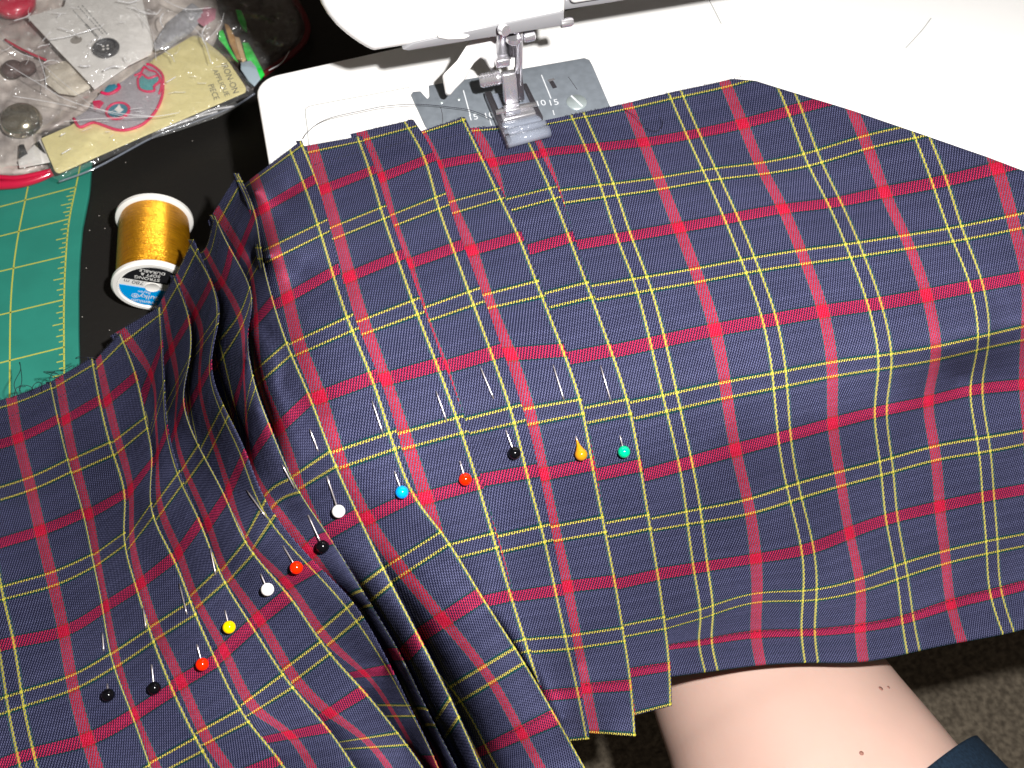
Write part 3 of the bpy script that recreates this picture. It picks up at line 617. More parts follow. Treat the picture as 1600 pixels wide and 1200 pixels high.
PINS = [((975,706),(969,682),(938,570),(955,628),'green','green-headed pin, the rightmost of the row, beside the flat plaid panel'),
 ((908,710),(900,683),(864,569),(881,624),'amber','amber teardrop-headed pin between the green pin and a black pin'),
 ((804,708),(791,674),(750,572),(771,622),'black','black-headed pin between the amber pin and the upper red pin'),
 ((727,749),(719,722),(681,610),(698,658),'red','red-headed pin right of the blue pin, its head on a faded red band'),
 ((628,769),(617,738),(581,625),(598,676),'blue','blue-headed pin, the only blue one in the row'),
 ((529,799),(511,745),(484,670),(497,704),'white','white-headed pin between the blue pin and a black pin, with a long bare shaft'),
 ((504,854),(482,806),(441,726),(460,762),'black','black-headed pin just below the long-shafted white pin'),
 ((463,887),(443,854),(385,765),(415,807),'red','red-headed pin between a black pin above and a white pin below'),
 ((418,921),(408,898),(362,797),(384,845),'white','white-headed pin between the red pin above and the yellow pin below'),
 ((358,980),(352,955),(327,850),(337,897),'yellow','yellow round-headed pin between a white pin and a red pin'),
 ((316,1038),(308,1008),(280,911),(292,959),'red','lowest red-headed pin, between the yellow pin and two black pins'),
 ((241,1075),(237,1040),(223,945),(228,980),'black','black-headed pin beside the lowest red pin, with a long bare shaft'),
 ((169,1086),(168,1070),(160,988),(162,1016),'black','black-headed pin at the left end of the row, with a short bare shaft')]
for h_, e_, t_, x_, c_, l_ in PINS: pin(h_, e_, t_, x_, PC[c_], c_, l_, c_ == 'amber')
# ------------------------------------------------------------ sewing machine
TZ = -90.0      # height of the desk top below the machine bed
sm = empty('sewing_machine', 'white sewing machine with grey needle plate and clear presser foot, plaid cloth on its bed', 'sewing machine')
bl, bt = unp(402, 122, 0), None
left0 = unp(405, 122, 0); lb = unp(418, 300, 0); yb = left0[1]
xl = (left0[0]+lb[0])/2; yf = 166.0; sl = (unp(562, 87, 0)-left0); sl = sl[1]/sl[0]
def rrect(x0, y0, x1, y1, r, n=6):
    out = []
    for cx, cy, a0 in ((x1-r, y1-r, 0), (x0+r, y1-r, 90), (x0+r, y0+r, 180), (x1-r, y0+r, 270)):
        for i in range(n+1): t = math.radians(a0+90*i/n); out.append((cx+r*math.cos(t), cy+r*math.sin(t)))
    return out
slab('bed', [np.array([x, y+(x-xl)*sl*(y-yf)/(yb-yf), 0]) for x, y in rrect(xl, yf, 430, yb, 9)][::1], 82, MAT['bed'], sm, bev=1.2)
# seam of the removable extension table: a thin grooved line
def ribbon(name, px, z, w, mat, parent, h=.06):
    P = catmull([unp(x, y, z) for x, y in px], 6) if len(px) > 2 else np.array([unp(x, y, z) for x, y in px])
    T = np.gradient(P, axis=0); T /= np.linalg.norm(T, axis=1)[:, None]; Nn = np.stack([-T[:, 1], T[:, 0], 0*T[:, 0]], 1)
    return P+Nn*w/2, P-Nn*w/2
def ribbons(name, lines, z, w, mat, parent):
    V, Fc = [], []
    for l in lines:
        a, b = ribbon('', l, z, w, None, None); o = len(V); n = len(a); V += list(a)+list(b); Fc += [(o+i, o+i+1, o+n+i+1, o+n+i) for i in range(n-1)]
    return mesh(name, V, Fc, mat, parent, smooth=False)
for _l in [[(483,236),(480,200),(477,175),(480,168),(492,164),(540,155),(600,144),(640,136)], [(1104,-8),(1127,37)], [(1455,28),(1440,48),(1415,75)]]: ribbons('seam_line', [_l], .05, .35, MAT['seam'], sm)
# needle plate
pl = [(642,148),(645,143),(657,142),(664,150),(668,154),(671,150),(670,133),(748,120),(758,119),(816,107),(913,90),(921,93),(926,102),(958,176),(900,240),(700,240),(664,196)]
pslab('needle_plate', pl, .75, .7, MAT['plate'], sm, bev=.3)
for _l in ([(724,141),(735,181)], [(846,117),(861,154)]): ribbons('guide_line', [_l], .80, .45, MAT['print_white'], sm)
for _l in ([(688,167),(691,178),(692,198)], [(888,120),(902,140)]): ribbons('plate_seam', [_l], .80, .2, MAT['darksteel'], sm)
for s_, q0, q1 in (('15', (733,184), (745,182)), ('10', (757,181), (770,179)), ('10', (838,162), (851,160)), ('15', (858,161), (871,159))):
    a, b = unp(*q0, .8), unp(*q1, .8); text('plate_number', s_, (a+b)/2, b-a, np.cross((0, 0, 1), b-a), 3.0, MAT['print_white'], sm, width=np.linalg.norm(b-a), thick=.03)
ribbons('plate_number_tick', [[(765,186),(768,196)], [(843,173),(846,184)], [(864,172),(866,180)]], .80, .35, MAT['print_white'], sm)
for q in ((690,160), (717,155)):
    c = unp(*q, .75); lathe('plate_dimple', [(.0, .35), (.45, .28), (.7, 0), (.7, -.2)], c, (0, 0, 1), MAT['screw'], sm, 16)
c = unp(901, 160, .8)
lathe('screw', [(4.0, -.3), (4.0, .25), (3.6, .6), (0.0, .75)], c, (0, 0, 1), MAT['screw'], sm, 32)
box('screw_slot', c+np.array([0, 0, .72]), N(unp(912,170,0)-unp(891,150,0)), N(np.cross((0, 0, 1), unp(912,170,0)-unp(891,150,0))), (0, 0, 1), 7.2, .7, .12, MAT['print_white'], sm)
c = unp(864, 132, .78); d_ = N(unp(869,138,0)-unp(862,126,0))
box('plate_slot', c, d_, np.cross((0, 0, 1), d_), (0, 0, 1), 4.2, 1.8, .1, MAT['darksteel'], sm)
box('plate_slot', unp(861, 125, .79), N(unp(866,124,0)-unp(859,126,0)), N(np.cross((0, 0, 1), unp(866,124,0)-unp(859,126,0))), (0, 0, 1), 2.8, 1.2, .1, MAT['steel'], sm)
# head and arm: front face is the plane Y = YF
YF = 274.0
prof_px = [(497,-4),(503,12),(512,28),(526,45),(543,60),(560,72),(572,79),(579,82.5),(586,84)]
prof = [unpY(x, y, YF) for x, y in prof_px]
zb = prof[-1][2]; xs = [p[0] for p in prof]; zs = [p[2] for p in prof]
dxz = np.array([prof[0][0]-prof[1][0], prof[0][2]-prof[1][2]]); dxz /= np.linalg.norm(dxz)
topL = (prof[0][0]+dxz[0]*6, prof[0][2]+dxz[1]*6)
xr = unpY(884, 34, YF)[0]
ring = [(topL[0]-9, 190.0), (topL[0]-8, topL[1]+34)]+[(p[0], p[2]) for p in prof]+[(xr, zb), (xr+.3, 190.0)]
def prism_y(name, ring, y0, depth, mat, parent, bev=0, seg=3):
    return slab(name, [np.array([x, y0, z]) for x, z in ring], depth, mat, parent, bev, down=(0, 1, 0), seg=seg)
hd = prism_y('head', ring, YF, 72, MAT['white'], sm, 3.0, 5)
prism_y('arm', [(xr+2.2, zb+4.5), (460, zb+4.5), (460, 190), (xr+2.2, 190)], YF+2.5, 66, MAT['white'], sm, 2.0, 4)
prism_y('arm_underside', [(xr+.8, zb+.6), (458, zb+.6), (458, zb+5.2), (xr+.8, zb+5.2)], YF+5.5, 60, MAT['greyrim'], sm, .6, 2)
# lower front chamfer of the head, its dark reflection coloured in as grey
g0 = unpY(628, 76, YF)[0]
prism_y('head_rim_reflection', [(g0, zb+.2), (g0+4, zb+2.2), (g0+22, zb+3.6), (xr-1, zb+5.2), (xr-.6, zb-.7), (g0+2, zb-.7)], YF-.5, 40, MAT['greyrim'], sm, .4, 2)
# white lamp shade blade beside the rim
slab('rim_blade', [unpY(x, y, YF-1.2) for x, y in ((683,54),(692,52),(716,53),(735,57),(726,62),(700,63),(684,60))], 2.0, MAT['white'], sm, .5, down=(0, 1, 0))
# needle bar, presser bar and foot
nb = unp(812, 176, 0)
def up(px, py, Y): return unpY(px, py, Y)
Yb = unp(800, 160, 8)[1]+3
pb0, pb1 = up(796, 112, Yb), up(790, 30, Yb); vz = np.array([0, 0, 1.])
base = up(797, 118, Yb)
def vbar(name, px, py, top, r, mat, n=20, y=0):
    p = up(px, py, Yb+y); q = p.copy(); q[2] = top; return tube(name, [p, q], r, mat, sm, n)
vbar('presser_bar', 785, 96, zb+12, 2.9, MAT['steel'], y=3)
vbar('needle_bar', 803, 84, zb+12, 2.1, MAT['darksteel'], y=0)
vbar('needle_bar', 809, 112, zb+12, 1.15, MAT['steel'], y=-2)
vbar('needle', 813, 150, zb, .55, MAT['steel'], 10, y=-3)
cl = up(797, 50, Yb-3); lathe('needle_clamp', [(.0, -1.6), (2.2, -1.5), (2.9, -.8), (3.1, 0), (2.9, 1.2), (0.0, 1.5)], up(803, 60, Yb-2), (0, 0, 1), MAT['steel'], sm, 28)
lathe('clamp_screw', [(0.0, 0), (2.1, .1), (2.3, 1), (2.3, 3.6), (1.9, 4), (0, 4)], up(818, 57, Yb-3), (1, .1, 0), MAT['steel'], sm, 24)
lathe('guide_screw', [(0.0, 0), (1.5, .1), (1.6, 3.6), (1.3, 4.4), (0, 4.4)], up(876, 37, YF-1), (1, .05, 0), MAT['steel'], sm, 20)
lathe('thread_guide', [(0.0, 0), (1.7, .1), (2.0, .8), (1.8, 3), (0, 3.2)], up(783, 44, YF-2), (.3, -.7, .2), MAT['steel'], sm, 24)
box('presser_clamp', up(784, 93, Yb), (1, 0, 0), (0, 1, 0), vz, 5.2, 5, 3.6, MAT['steel'], sm, .7)
box('presser_clamp', up(786, 86, Yb+1), (1, 0, 0), (0, 1, 0), vz, 5.0, 4.5, 1.2, MAT['darksteel'], sm, .3)
# thumb screw to the left of the bar
ts = up(778, 121, Yb)
lathe('thumb_screw', [(0.0, -1), (2.5, -.9), (2.8, 0)]+[(2.8-.25*(i % 2), .6+i*.5) for i in range(11)]+[(2.6, 6.2), (2.2, 7), (0.0, 7)], ts, (-1, .05, -.08), MAT['steel'], sm, 28)
# ankle: upright metal block down to the sole
foot = sm
a_top, a_bot = up(794, 112, Yb-1), up(799, 160, Yb-4)
ax = a_bot-a_top
box('ankle', (a_top+a_bot)/2, (1, 0, .02), np.cross(N(ax), (1, 0, .02)), ax, 5.4, 3.2, np.linalg.norm(ax), MAT['steel'], sm, .7)
box('ankle', (a_top+a_bot)/2+np.array([3.9, 1, 0]), (1, 0, .02), np.cross(N(ax), (1, 0, .02)), ax, 2.4, 4.2, np.linalg.norm(ax)*.95, MAT['darksteel'], sm, .5)
box('ankle', up(800, 171, Yb-7), (1, 0, 0), (0, 1, 0), vz, 6.2, 3.5, 3.0, MAT['steel'], sm, .6)
sole = [(760,148),(786,143),(790,162),(818,158),(813,139),(822,136),(846,183),(850,196),(858,208),(796,226),(790,214),(786,204)]
pslab('foot_sole', sole, 4.6, 2.2, MAT['clear'], sm, bev=.5)
pslab('foot_rail', [(757,143),(767,141),(800,218),(792,226)], 5.2, 3.4, MAT['darksteel'], sm, bev=.5)
pslab('foot_rail', [(815,130),(823,129),(849,182),(841,186)], 5.2, 3.4, MAT['darksteel'], sm, bev=.5)
pslab('foot_bridge', [(779,168),(830,158),(838,176),(786,188)], 6.0, 2.6, MAT['steel'], sm, bev=.7)
pslab('foot_bridge', [(782,191),(842,178),(848,186),(786,199)], 5.8, 3.2, MAT['clear'], sm, bev=.9)
def rod(name, p, q, z0, z1, r, mat, n=20): return tube(name, [unp(*p, z0), unp(*q, z1)], r, mat, sm, n)
rod('foot_pin', (775,176), (838,163), 6.6, 6.6, 1.0, MAT['steel'])
rod('toe_bar', (792,222), (858,205), 4.6, 4.6, 2.3, MAT['clear'])
rod('toe_bar', (788,208), (852,192), 4.6, 4.6, 1.3, MAT['clear'])
pslab('foot_crossbar', [(797,206),(838,196),(841,202),(799,213)], 4.2, .8, MAT['steel'], sm, bev=.2)
# white threader lever hanging in front
lev = [(732,66),(748,54),(776,53),(777,97),(771,106),(766,105),(760,92),(752,88),(742,97),(736,106),(728,122),(712,138),(704,148),(697,146),(692,116),(714,94)]
top_ = [unp(x, y, 36-24*(y-54)/94) for x, y in lev]
slab('threader_lever', top_, 2.4, MAT['white'], sm, .6, down=(-.1, .5, -.8))
slab('threader_lever', [unp(x, y, z) for x, y, z in ((756,91,25),(764,92,25),(776,116,14),(769,112,14))], 1.5, MAT['bed'], sm, .3, down=(0, .5, -.8))

# ------------------------------------------------------------ desk, mat, spool
yt = unp(1300, 880, TZ)[1]
t_ = slab('desk', [np.array([-700, yt, TZ-.5]), np.array([620, yt, TZ-.5]), np.array([620, 800, TZ-.5]), np.array([-700, 800, TZ-.5])], 24, MAT['black'], None, .8)
tag(t_, 'black desk top with scuffs and dust under the spool and the plastic pouch', 'desk')
dn = []
rnd = random.Random(3)
for (x, y) in [(155,337),(164,357),(135,419),(171,516),(140,360)]+[(rnd.uniform(125, 400), rnd.uniform(160, 560)) for _ in range(14)]:
    c = unp(x, y, TZ-.4); dn.append(lathe_data([(0, .25), (.22, .12), (.25, 0)], c, (rnd.uniform(-.3, .3), rnd.uniform(-.3, .3), 1), 5))
a, b = merge(dn); tag(mesh('dust_specks', a, b, MAT['dust'], t_), kind='stuff')
cm = empty('cutting_mat', 'green cutting mat with yellow inch grid, half under the plastic pouch', 'cutting mat')
MZ = TZ+2.0
mo = [(143,250),(139,300),(128,356),(124,400),(122,450),(122,520),(124,600),(128,700),(-400,760),(-420,200)]
pslab('mat_sheet', mo, MZ, 2.2, MAT['mat'], cm, bev=.5, rnd=[0, 8, 8, 8, 8, 8, 8, 0, 0, 0])
def _():pass
def mline(l): return ribbons('grid_line', [l], MZ+.06, .62, MAT['matline'], cm)
mline([(52,250),(41,305),(28,370),(20,430),(16,500),(15,640)]); mline([(127,250),(119,290),(108,345),(103,400),(100,470),(100,545),(101,640)])
mline([(-60,278),(-30,310),(-60,420),(-72,560),(-74,680)])
rows = [((0,323),(119,292)), ((0,369),(108,342)), ((0,424),(102,400)), ((0,492),(100,468)), ((0,567),(101,542)), ((0,655),(101,628))]
for (a, b) in rows:
    s = (b[1]-a[1])/(b[0]-a[0]); mline([(-90, a[1]-90*s), a, b])
tk = []
ys = [292, 342, 400, 468, 542, 628]
for i in range(len(ys)-1):
    for j in range(1, 8):
        y = ys[i]+(ys[i+1]-ys[i])*j/8; x = np.interp(y, [250,292,345,400,470,545,640], [127,118,108,103,100,100,101]); L = {4: 18, 2: 12, 6: 12}.get(j, 8); tk.append([(x-L, y+L*.22), (x, y)])
ribbons('tick_marks', tk, MZ+.06, .5, MAT['matline'], cm)['kind'] = 'stuff'
sp_ = empty('thread_spool', 'spool of shiny gold thread with white ends lying on the black desk', 'spool')
RZ = TZ+17
far, near = unp(242, 340, RZ), unp(238, 450, RZ); ax = N(near-far); L = np.linalg.norm(near-far)
rr = 16.7
def ring_prof(h0, h1): return [(rr-9, h0), (rr-.8, h0), (rr, h0+.6), (rr, h1-.6), (rr-.8, h1), (rr-9, h1)]
lathe('spool_flange', [(0, 0)]+ring_prof(0, 2.6)[1:]+[(0, 2.6)], far, ax, MAT['spoolwhite'], sp_, 72)
lathe('spool_flange', [(0, L-2.8), (rr-.8, L-2.8), (rr, L-2.2), (rr, L-.7), (rr-.7, L), (rr-2.2, L), (rr-2.6, L-.7), (0, L-.7)], far, ax, MAT['spoolwhite'], sp_, 72)
x_, y_, a_ = frame(ax); nh, na = 60, 72; vs, uvs = [], []
rb = rr-1.5
for i in range(nh+1):
    h = 2.4+(L-5)*i/nh; q = rb-.5*(abs(2*i/nh-1)**6)
    for k in range(na+1):
        t = 2*math.pi*k/na; vs.append(far+a_*h+q*(math.cos(t)*x_+math.sin(t)*y_)); uvs.append((k/na, i/nh))
mesh('wound_thread', vs, grid_faces(nh+1, na+1), MAT['gold'], sp_, uv=uvs)
fx = N(np.cross((0, 0, 1), -ax)); fx = fx if np.dot(fx, CM[:, 0]) > 0 else -fx; fy = np.array([0, 0, 1.]); fc = near-ax*.66
def fpt(x, y, h=0): return fc+fx*x+fy*y+ax*h
def half(name, a0, a1, mat, h, off):
    R_ = 13.4; n = 40; th0 = math.radians(153); dx, dy = math.cos(th0), math.sin(th0); nx, ny = -dy, dx   # stripe direction, normal
    pts = []
    amax = math.acos(off/R_)
    base = math.atan2(ny, nx)
    for i in range(n+1):
        t = base-amax+2*amax*i/n; pts.append((R_*math.cos(t), R_*math.sin(t)))
    if a0: pts = [(-x, -y) for x, y in pts]
    return slab(name, [fpt(x, y, h) for x, y in pts], .15, mat, sp_, down=-ax)
lathe('label_disc', [(0.0, -.1), (13.6, -.1), (13.6, .12), (0, .12)], fc, ax, MAT['wht'], sp_, 60)
half('label_blue', 0, 0, MAT['blue'], .22, 1.5); half('label_black', 1, 0, MAT['blk'], .22, 3.2)
lathe('spool_hub', [(0.0, .3), (2.7, .3), (3.0, .5), (3.0, 0)], fc, ax, MAT['spoolwhite'], sp_, 30)
th = math.radians(153); td = fx*math.cos(th)+fy*math.sin(th); tu = -fx*math.sin(th)+fy*math.cos(th)
for s_, x, y, h, m in (('780 m', -6.4, 5.0, 2.0, 'ink'), ('STRONG', -.4, 6.3, 1.6, 'wht'), ('SOFT &', 1.6, 8.2, 1.5, 'wht'), ('DURABLE', 3.0, 10.2, 1.5, 'wht'), ('Rayon', -4.2, -2.6, 1.7, 'wht'), ('Sulky®', -4.6, -5.8, 3.4, 'wht'), ('Premium', -6.4, -9.4, 1.8, 'wht')):
    text('label_lettering', s_, fpt(x, y, .3), td, tu, h*1.15, MAT[m], sp_, thick=.05)
# ------------------------------------------------------------ pouch with notions
def fan(name, px, z, mat, parent, thick=.6, bev=.2, rnd=0): return pslab(name, px, z, thick, mat, parent, bev=bev, rnd=rnd)
def bumpy(name, px, z, amp, mat, parent, step=5, scale=.02, seed=0, droop=3.0, ridged=False):
    "a crumpled sheet over the outline px, its rim falling to the desk"
    poly = np.array(px, float); x0, y0 = poly.min(0); x1, y1 = poly.max(0)
    nx, ny = int((x1-x0)/step)+2, int((y1-y0)/step)+2
    gx, gy = np.meshgrid(np.linspace(x0, x1, nx), np.linspace(y0, y1, ny)); X, Y = gx.ravel(), gy.ravel()
    inside = np.zeros(len(X), bool); dist = np.full(len(X), 1e9); j = len(poly)-1; near_ = np.zeros((len(X), 2))
    for i in range(len(poly)):
        a, b = poly[j], poly[i]; c = ((b[1] > Y) != (a[1] > Y)) & (X < (a[0]-b[0])*(Y-b[1])/(a[1]-b[1]+1e-9)+b[0]); inside ^= c
        ab = b-a; t = np.clip(((X-a[0])*ab[0]+(Y-a[1])*ab[1])/(ab@ab+1e-9), 0, 1); qx, qy = a[0]+t*ab[0], a[1]+t*ab[1]; d = np.hypot(X-qx, Y-qy)
        m = d < dist; dist[m] = d[m]; near_[m] = np.stack([qx, qy], 1)[m]; j = i
    snap = (~inside) & (dist < step*1.5); X = np.where(snap, near_[:, 0], X); Y = np.where(snap, near_[:, 1], Y); keep = inside | snap; dd = np.where(inside, dist, 0)
    zz = []
    for a, b, d in zip(X, Y, dd):
        nz = mnoise.fractal(Vector((a*scale, b*scale, seed*7.3)), .9, 2.2, 5) if not ridged else 1.2-abs(mnoise.fractal(Vector((a*scale, b*scale*1.6, seed*7.3)), .8, 2.2, 4))*3
        zz.append(z+amp*nz-droop*(1-min(d/12, 1))**2)
    P = unp(X, Y, np.array(zz)); idx = -np.ones(len(X), int); idx[keep] = np.arange(keep.sum())
    fs = [tuple(idx[[q[0], q[3], q[2], q[1]]]) for q in grid_faces(ny, nx) if keep[list(q)].all()]
    return mesh(name, P[keep], fs, mat, parent)
T0 = TZ+.2
bag = empty('plastic_pouch', 'crumpled clear plastic pouch with red edges, stuffed with sewing notions, behind the spool', 'pouch')
bumpy('pouch_back', [(300,-60),(450,-60),(466,-10),(478,30),(480,46),(470,68),(436,98),(412,116),(396,140),(330,160),(290,100)], TZ+4, 1.5, MAT['darkpouch'], bag, 6, .03, 1)
bumpy('pouch_body', [(-80,-60),(330,-60),(352,40),(330,90),(250,140),(140,190),(60,214),(78,262),(40,276),(-80,280)], TZ+7, 3.2, MAT['greyplas'], bag, 4, .022, 2, 6)
tube('piping', catmull([unp(x, y, TZ+5) for x, y in ((440,-50),(456,-8),(474,22),(481,45),(473,68),(450,90),(428,104),(410,118))], 8), 1.6, MAT['darkred'], bag, 10)
tube('zipper_edge', catmull([unp(x, y, TZ+5) for x, y in ((-60,292),(0,289),(30,287),(58,280),(82,270))], 6), np.interp(np.arange(25), [0, 24], [2.6, 1.6]), MAT['redpl'], bag, 12)
tube('zipper_edge', catmull([unp(x, y, TZ+6.5) for x, y in ((-60,275),(0,277),(25,278),(50,274),(80,267))], 6), 1.3, MAT['redpl'], bag, 10)
tube('piping', catmull([unp(x, y, TZ+13) for x, y in ((8,62),(30,75),(44,82),(58,88),(72,94))], 6), .7, MAT['redpl'], bag, 8)
def lone(o, label, cat, group=None): return tag(o, label, cat, group)
rb_ = lathe('red_pompom', [(0, 5)]+[(11*math.sin(t), 5*math.cos(t)) for t in np.linspace(.2, 1.6, 8)]+[(10, -4)], unp(22, 3, TZ+14), (.1, .1, 1), MAT['redpl'], None, 30, False); lone(rb_, 'round red plastic lump in the far corner of the pouch', 'toggle')
pp = bumpy('paper_tag', [(70,105),(110,92),(128,118),(146,136),(118,150),(92,146),(72,130)], TZ+16, 1.2, MAT['paper'], None, 4, .04, 3, 2); lone(pp, 'crinkled beige paper tag below the white button card', 'tag')
db = lathe('dome_button', [(0, 6.2)]+[(9.6*math.sin(t), 6.2*math.cos(t)) for t in np.linspace(.15, 1.55, 12)]+[(9.8, -1), (9.2, -2)], unp(33, 188, TZ+13), (.05, -.15, 1), pm('dull_gold_dome', (.42, .38, .28), .18, metal=.9, bump=.3, bump_scale=150), None, 36, False); lone(db, 'shiny domed metal button seen through the pouch at its near end', 'button')
for k_, (x, y, r, l) in enumerate(((20,108,5.5,'dark brown bead in the pouch beside the paper tag'), (42,106,4.5,'smaller dark brown bead right of the larger one'))):
    lone(lathe('bead', [(0, r*.7)]+[(r*math.sin(t), r*.7*math.cos(t)) for t in np.linspace(.2, 1.6, 7)]+[(r*.9, -2)], unp(x, y, TZ+14), (0, 0, 1), MAT['brown'], None, 20, False), l, 'bead', 'brown beads in the pouch')
# black and white ticket at the pouch's near end
tc_ = empty('striped_ticket', 'white ticket with black blocks sticking out between the pouch and the cream card', 'ticket')
fan('ticket_card', [(28,251),(62,217),(84,232),(92,250),(30,262)], TZ+12, MAT['cardwhite'], tc_)
fan('black_block', [(30,226),(37,225),(43,240),(29,247)], TZ+12.6, MAT['blk'], tc_, .3, 0); fan('black_block', [(53,225),(61,220),(72,240),(66,237)], TZ+12.6, MAT['blk'], tc_, .3, 0)
# silvery strip, pink scrap, lightsticks
sq = bumpy('sequin_strip', [(238,72),(262,34),(300,4),(322,20),(300,50),(262,76),(244,80)], TZ+15, .8, MAT['silver'], None, 3.2, .5, 4, 1); lone(sq, 'glittering silver sequin strip between the button card and the cream card', 'sequin strip')
pk = bumpy('pink_scrap', [(310,20),(322,10),(338,14),(336,30),(318,42),(308,34)], TZ+15, 1, MAT['pinkdull'], None, 4, .05, 5, 1); lone(pk, 'dull pink scrap beside the sequin strip', 'scrap')
gs = empty('green_packet', 'narrow packet with shiny green edges and wooden sticks poking out, beside the cream card', 'packet')
fan('green_edge', [(368,14),(377,16),(384,32),(386,50),(379,44),(372,30)], TZ+12, MAT['green'], gs, 1.2, .4); fan('green_edge', [(342,48),(348,46),(358,72),(372,96),(366,92),(350,70),(341,60)], TZ+12, MAT['green'], gs, 1.2, .4)
fan('green_edge', [(378,66),(388,66),(402,92),(413,115),(406,124),(398,116),(384,90)], TZ+13, MAT['green'], gs, 1.2, .4)
fan('wooden_stick', [(350,36),(357,38),(370,62),(376,92),(369,90),(358,66)], TZ+12.5, MAT['wood'], gs, 1.6, .5); fan('wooden_stick', [(366,56),(374,58),(384,92),(378,96),(372,80)], TZ+13.4, pm('pale_stick', (.66, .45, .24), .5), gs, 1.4, .5)
fan('foil_end', [(376,97),(392,94),(400,104),(407,122),(397,134),(388,126),(376,108)], TZ+13.6, MAT['bluegrey'], gs, 1.0, .4)
# cream card with the patch
cc = empty('applique_card', 'cream card lettered IRON-ON APPLIQUE PIECE with a skull patch, under clear film', 'card')
cz = TZ+15
cardp = [(64,216),(110,196),(180,150),(240,92),(300,56),(309,55),(352,88),(384,136),(384,143),(240,205),(92,270),(86,268)]
pslab('card_sheet', cardp, cz, .7, MAT['cream'], cc, bev=.15, rnd=[2, 0, 0, 0, 3, 5, 20, 6, 4, 0, 6, 5])
p0, p1 = unp(349, 101, cz+.05), unp(371, 145, cz+.05)
def ctext(body, a, b, h): 
    A_, B_ = unp(*a, cz+.04), unp(*b, cz+.04); text('card_lettering', body, (A_+B_)/2, B_-A_, np.cross((0, 0, 1), B_-A_), h, MAT['ink'], cc, width=np.linalg.norm(B_-A_), thick=.03)
ctext('IRON-ON', (350,99), (369,145), 3.1); ctext('APPLIQUE', (335,109), (355,150), 3.0); ctext('PIECE', (329,132), (339,155), 2.9)
def z1(l): return [(x/3.2, y/3.2) for x, y in l]
sk = z1([(368,592),(400,635),(465,612),(520,628),(580,648),(640,648),(715,620),(775,560),(808,490),(815,430),(812,375),(780,340),(740,322),(700,340),(650,378),(600,412),(540,425),(480,490),(440,545)])
skc = catmull([np.array([x, y, 0.]) for x, y in sk+sk[:1]], 5)[:-1, :2]
pa = slab('skull_patch', [unp(x, y, cz+.9) for x, y in skc], .8, MAT['glitter'], cc, .25)
tube('patch_border', [unp(x, y, cz+1.0) for x, y in list(map(tuple, skc[:62]))], .75, MAT['pink'], cc, 8)
star = z1([(690,392),(712,372),(742,392),(790,378),(798,405),(770,432),(772,452),(735,458),(700,445),(690,420)])
fan('star_patch', star, cz+1.4, MAT['teal'], cc, .5, .15)
stc = catmull([unp(x, y, cz+1.4) for x, y in star+star[:1]], 3); tube('star_border', stc, .65, MAT['pink'], cc, 8)
tube('star_border', catmull([unp(x/3.2, y/3.2, cz+1.3) for x, y in ((672,378),(705,362),(722,335),(745,350),(778,360),(800,392),(806,432),(795,470))], 4), .55, MAT['pink'], cc, 8)
ec = unp(590/3.2, 556/3.2, cz+1.0); e2 = unp(552/3.2, 436/3.2, cz+1.0)
lathe('eye_patch', [(0, .6), (4.6, .5), (5.1, 0)], ec, (0, 0, 1), MAT['tealdk'], cc, 36)
tube('eye_ring', [ec+np.array([5.4*math.cos(t), 5.4*math.sin(t), .3]) for t in np.linspace(0, 2*math.pi, 37)], .75, MAT['pink'], cc, 8)
fan('eye_glint', z1([(572,548),(584,536),(596,520),(606,540),(618,548),(600,562),(588,560)]), cz+1.8, MAT['cardwhite'], cc, .15, 0)
fan('eye_patch', z1([(520,452),(540,425),(575,420),(585,430),(560,455),(530,465)]), cz+1.5, MAT['tealdk'], cc, .4, .1)
tube('eye_ring', catmull([unp(x/3.2, y/3.2, cz+1.3) for x, y in ((505,462),(540,470),(575,458),(596,438),(592,422))], 4), .8, MAT['pink'], cc, 8)
fan('nose_patch', z1([(462,505),(500,500),(520,512),(498,540),(470,545)]), cz+1.3, MAT['pink'], cc, .3, .1)
# button card
bc = empty('button_card', 'white card with a punched hole and one big black button, topping the pile', 'card')
bz = TZ+20
bcp = [(42,26),(100,10),(108,-20),(215,-30),(240,70),(236,84),(200,102),(147,139),(140,130),(90,78)]
ob_ = pslab('card_sheet', bcp, bz, .6, MAT['cardwhite'], bc, bev=.12)
hc = unp(119, 62.5, bz+.05); lathe('punched_hole', [(0, .06), (2.9, .06), (2.9, -.2)], hc, (0, 0, 1), pm('hole_shade', (.30, .27, .24), .8), bc, 28)
bcn = unp(166.5, 78, bz+.2); br = 6.9
bu = lathe('black_button', [(0, 1.5), (3.4, 1.5), (4.2, 1.7), (4.7, 2.5), (5.6, 2.7), (br-.4, 2.2), (br, 1.4), (br-.3, .3), (br-1.5, 0)], bcn, (0, 0, 1), MAT['button'], bc, 48)
for dx, dy in ((-1.1, 1.2), (1.1, 1.2), (-1.1, -1.2), (1.1, -1.2)):
    lathe('button_hole', [(0, 1.62), (.62, 1.62), (.62, 1.4)], bcn+np.array([dx, dy, 0]), (0, 0, 1), MAT['cardwhite'], bu, 12)
def lines(name, a, b, n, mat, parent, z, w, seed):
    rnd = random.Random(seed); L = []; 
    x, y = a; dx, dy = b[0]-a[0], b[1]-a[1]; t = 0
    while t < 1: s = rnd.uniform(.03, .07); L.append([(x+dx*t, y+dy*t), (x+dx*(t+s), y+dy*(t+s))]); t += s+rnd.uniform(.015, .04)
    o = ribbons(name, L, z, w, mat, parent); o['kind'] = 'stuff'; return o
